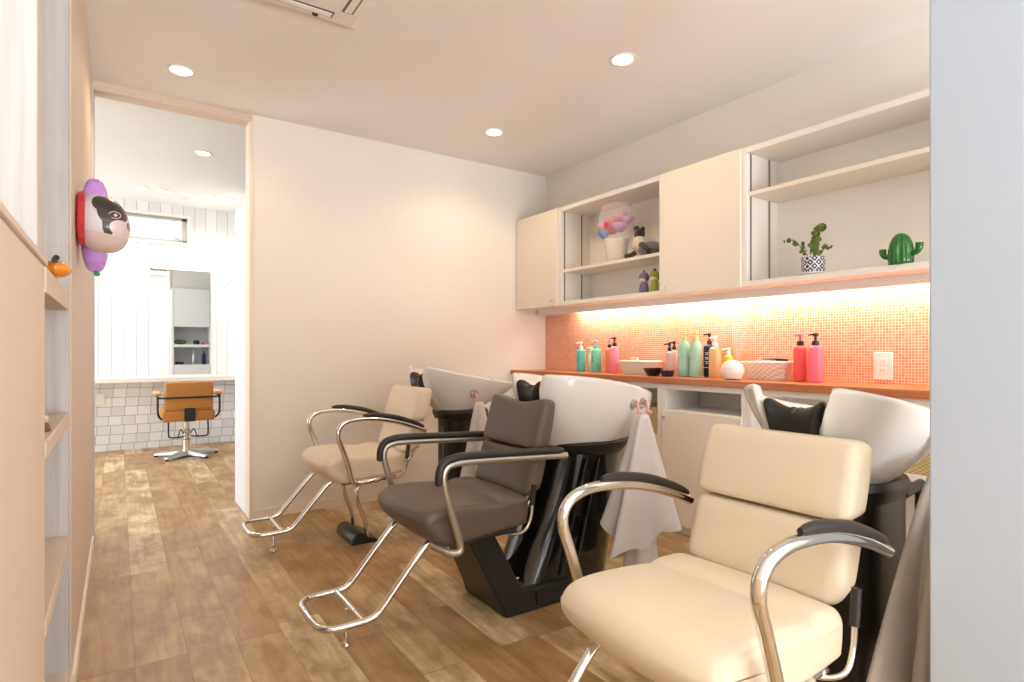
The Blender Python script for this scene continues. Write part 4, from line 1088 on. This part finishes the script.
for k in range(5):
    a = -PI/2+0.55+2*PI*k/5
    d = Vector((math.cos(a), math.sin(a), 0)); q = Vector((-d.y, d.x, 0))
    rr = []
    for u in range(6):
        v = u/5; w = 0.045-0.020*v; z1 = 0.062-0.028*v; p = Vector((hx, hy, 0))+d*(0.02+0.26*v)
        rr.append([p-q*w+Vector((0, 0, 0.014)), p+q*w+Vector((0, 0, 0.014)), p+q*w*0.7+Vector((0, 0, z1)), p-q*w*0.7+Vector((0, 0, z1))])
    sb.ring_loft(rr)
sb.build('star_base', M['brushed'], t, bevel=0.005)
for k in range(5):
    a = -PI/2+0.55+2*PI*k/5
    MB().lathe([(0.016, 0), (0.016, 0.016)], (hx+0.265*math.cos(a), hy+0.265*math.sin(a), 0), 12).build('glide', M['blackmatt'], t)
# storage cabinet on the far side of the pale wall (seen edge-on and in the mirror)
t = thing('storage_cabinet', (1.2, 4.0, 0), 'tall white cabinet behind the pale wall, its side forming the doorway reveal', 'cabinet')
c = MB(); ys0, ys1 = YP+0.115, 4.21
c.box(0.637, ys0, 0, 0.667, ys1, 1.92); c.box(1.14, ys0+0.021, 0.791, 1.17, ys1-0.002, 1.049); c.box(1.14, ys0+0.021, 1.091, 1.17, ys1-0.002, 1.349); c.box(1.82, ys0, 0, 1.85, ys1, 1.92)
c.box(0.667, ys0, 0.0, 1.82, ys1-0.02, 0.79); c.box(0.667, ys0, 1.05, 1.82, ys1, 1.09); c.box(0.667, ys0, 1.35, 1.82, ys1-0.02, 1.92); c.box(0.667, ys0, 0.79, 1.82, ys0+0.02, 1.35)
c.build('cabinet_body', M['cool'], t, smooth=True, bevel=0.002)
for x0, x1 in ((0.669, 1.138), (1.172, 1.818)):
    B(x0, ys1-0.019, 1.353, x1, ys1-0.001, 1.915).build('upper_door', M['cool'], t, smooth=True, bevel=0.002)
    B(x0, ys1-0.019, 0.01, x1, ys1-0.001, 0.785).build('lower_door', M['cool'], t, smooth=True, bevel=0.002)
tag(MB().ball((0.76, 4.08, 1.09+0.036), 0.085, 0.05, 0.035).build('rolled_towel', M['leaf']), 'green rolled towel in the upper niche seen in the mirror', 'towel')
tag(B(0.93, 4.03, 1.0905, 1.01, 4.13, 1.155).build('tool_pouch', M['plushdark'], smooth=True, bevel=0.012), 'dark pouch in the upper niche seen in the mirror', 'pouch')
tag(B(1.035, 4.05, 1.0905, 1.09, 4.12, 1.125).build('pink_case', M['rose'], smooth=True, bevel=0.008), 'small red case in the upper niche seen in the mirror', 'case')
tag(B(0.69, 4.04, 0.7905, 0.80, 4.14, 0.83).build('tool_tray', M['plushdark'], smooth=True, bevel=0.008), 'low dark tray in the lower niche seen in the mirror', 'tray')
tag(MB().lathe([(0.025, 0), (0.027, 0.004), (0.026, 0.13), (0.010, 0.15), (0.008, 0.19), (0.020, 0.195), (0.018, 0.205)], (0.93, 4.08, 0.7905), 18).build('dispenser_bottle', M['brushed']), 'grey dispenser bottle in the lower niche seen in the mirror', 'bottle')
tag(MB().lathe([(0.03, 0), (0.032, 0.004), (0.030, 0.15), (0.012, 0.17), (0.012, 0.20)], (1.07, 4.08, 0.7905), 18).build('dark_bottle', M['navy']), 'dark bottle in the lower niche seen in the mirror', 'bottle')

# ------------------------------------------------------------------ lights
def area(name, loc, rot, sx, sy, power, rgb):
    l = bpy.data.lights.new(name, 'AREA'); l.shape = 'RECTANGLE'; l.size = sx; l.size_y = sy; l.energy = power; l.color = lin(rgb)[:3]
    o = bpy.data.objects.new(name, l); COL.objects.link(o); o.location = loc; o.rotation_euler = rot; return o
def spot(name, loc, power, rgb, ang=150, blend=0.6, r=0.05):
    l = bpy.data.lights.new(name, 'SPOT'); l.energy = power; l.color = lin(rgb)[:3]; l.spot_size = math.radians(ang); l.spot_blend = blend; l.shadow_soft_size = r
    o = bpy.data.objects.new(name, l); COL.objects.link(o); o.location = loc; return o
WARM = (255, 226, 184)
for x, y in ((0.256, 3.315), (2.002, 1.996), (1.987, 3.127), (0.4, -1.2), (1.9, -1.2)):  # last two have no fixture; added out of view behind the camera
    spot('downlight_lamp', (x, y, ZC-0.02), 12, WARM)
for x, y, l in FL: spot('downlight_lamp', (x, y, ZF-0.02), 10, (255, 246, 232))
# daylight through the glass entrance, then added fill lamps with no known source
area('entrance_daylight', (0.21, -2.98, 1.1), (PI/2, 0, 0), 1.2, 2.15, 4, (222, 234, 255))
area('added_right_fill', (1.92, -2.98, 1.1), (PI/2, 0, 0), 1.6, 2.15, 10, (222, 234, 255))  # added fill at the made-up right opening
area('added_ground_fill', (2.2, -5.8, 0.02), (PI, 0, 0), 6.0, 5.0, 1650, (248, 250, 255))  # unseen fill aimed up at the ceiling, standing in for ground bounce
area('added_ground_fill', (-3.2, -1.9, 0.02), (PI, 0, 0), 5.0, 3.0, 440, (226, 248, 255))  # second upward fill, added outside the side opening
area('added_far_fill', (-2.97, 5.5, 1.3), (PI/2, 0, -PI/2), 2.5, 1.9, 80, (236, 243, 255))  # added fill at an unseen side opening of the far room
# LED strip
area('led_strip_lamp', (2.78, 1.9, 1.303), (0, 0, 0), 0.03, 2.72, 4.2, (255, 240, 222))

w = bpy.data.worlds.new('World'); sc.world = w; w.use_nodes = True
nt = w.node_tree; bg = nt.nodes['Background']
bg.inputs['Color'].default_value = (0.97, 0.99, 1.0, 1); bg.inputs['Strength'].default_value = 1.05

sc.view_settings.view_transform = 'Standard'; sc.view_settings.look = 'None'
sc.view_settings.gamma = 1.0; sc.view_settings.use_curve_mapping = False
sc.view_settings.exposure = 0.33
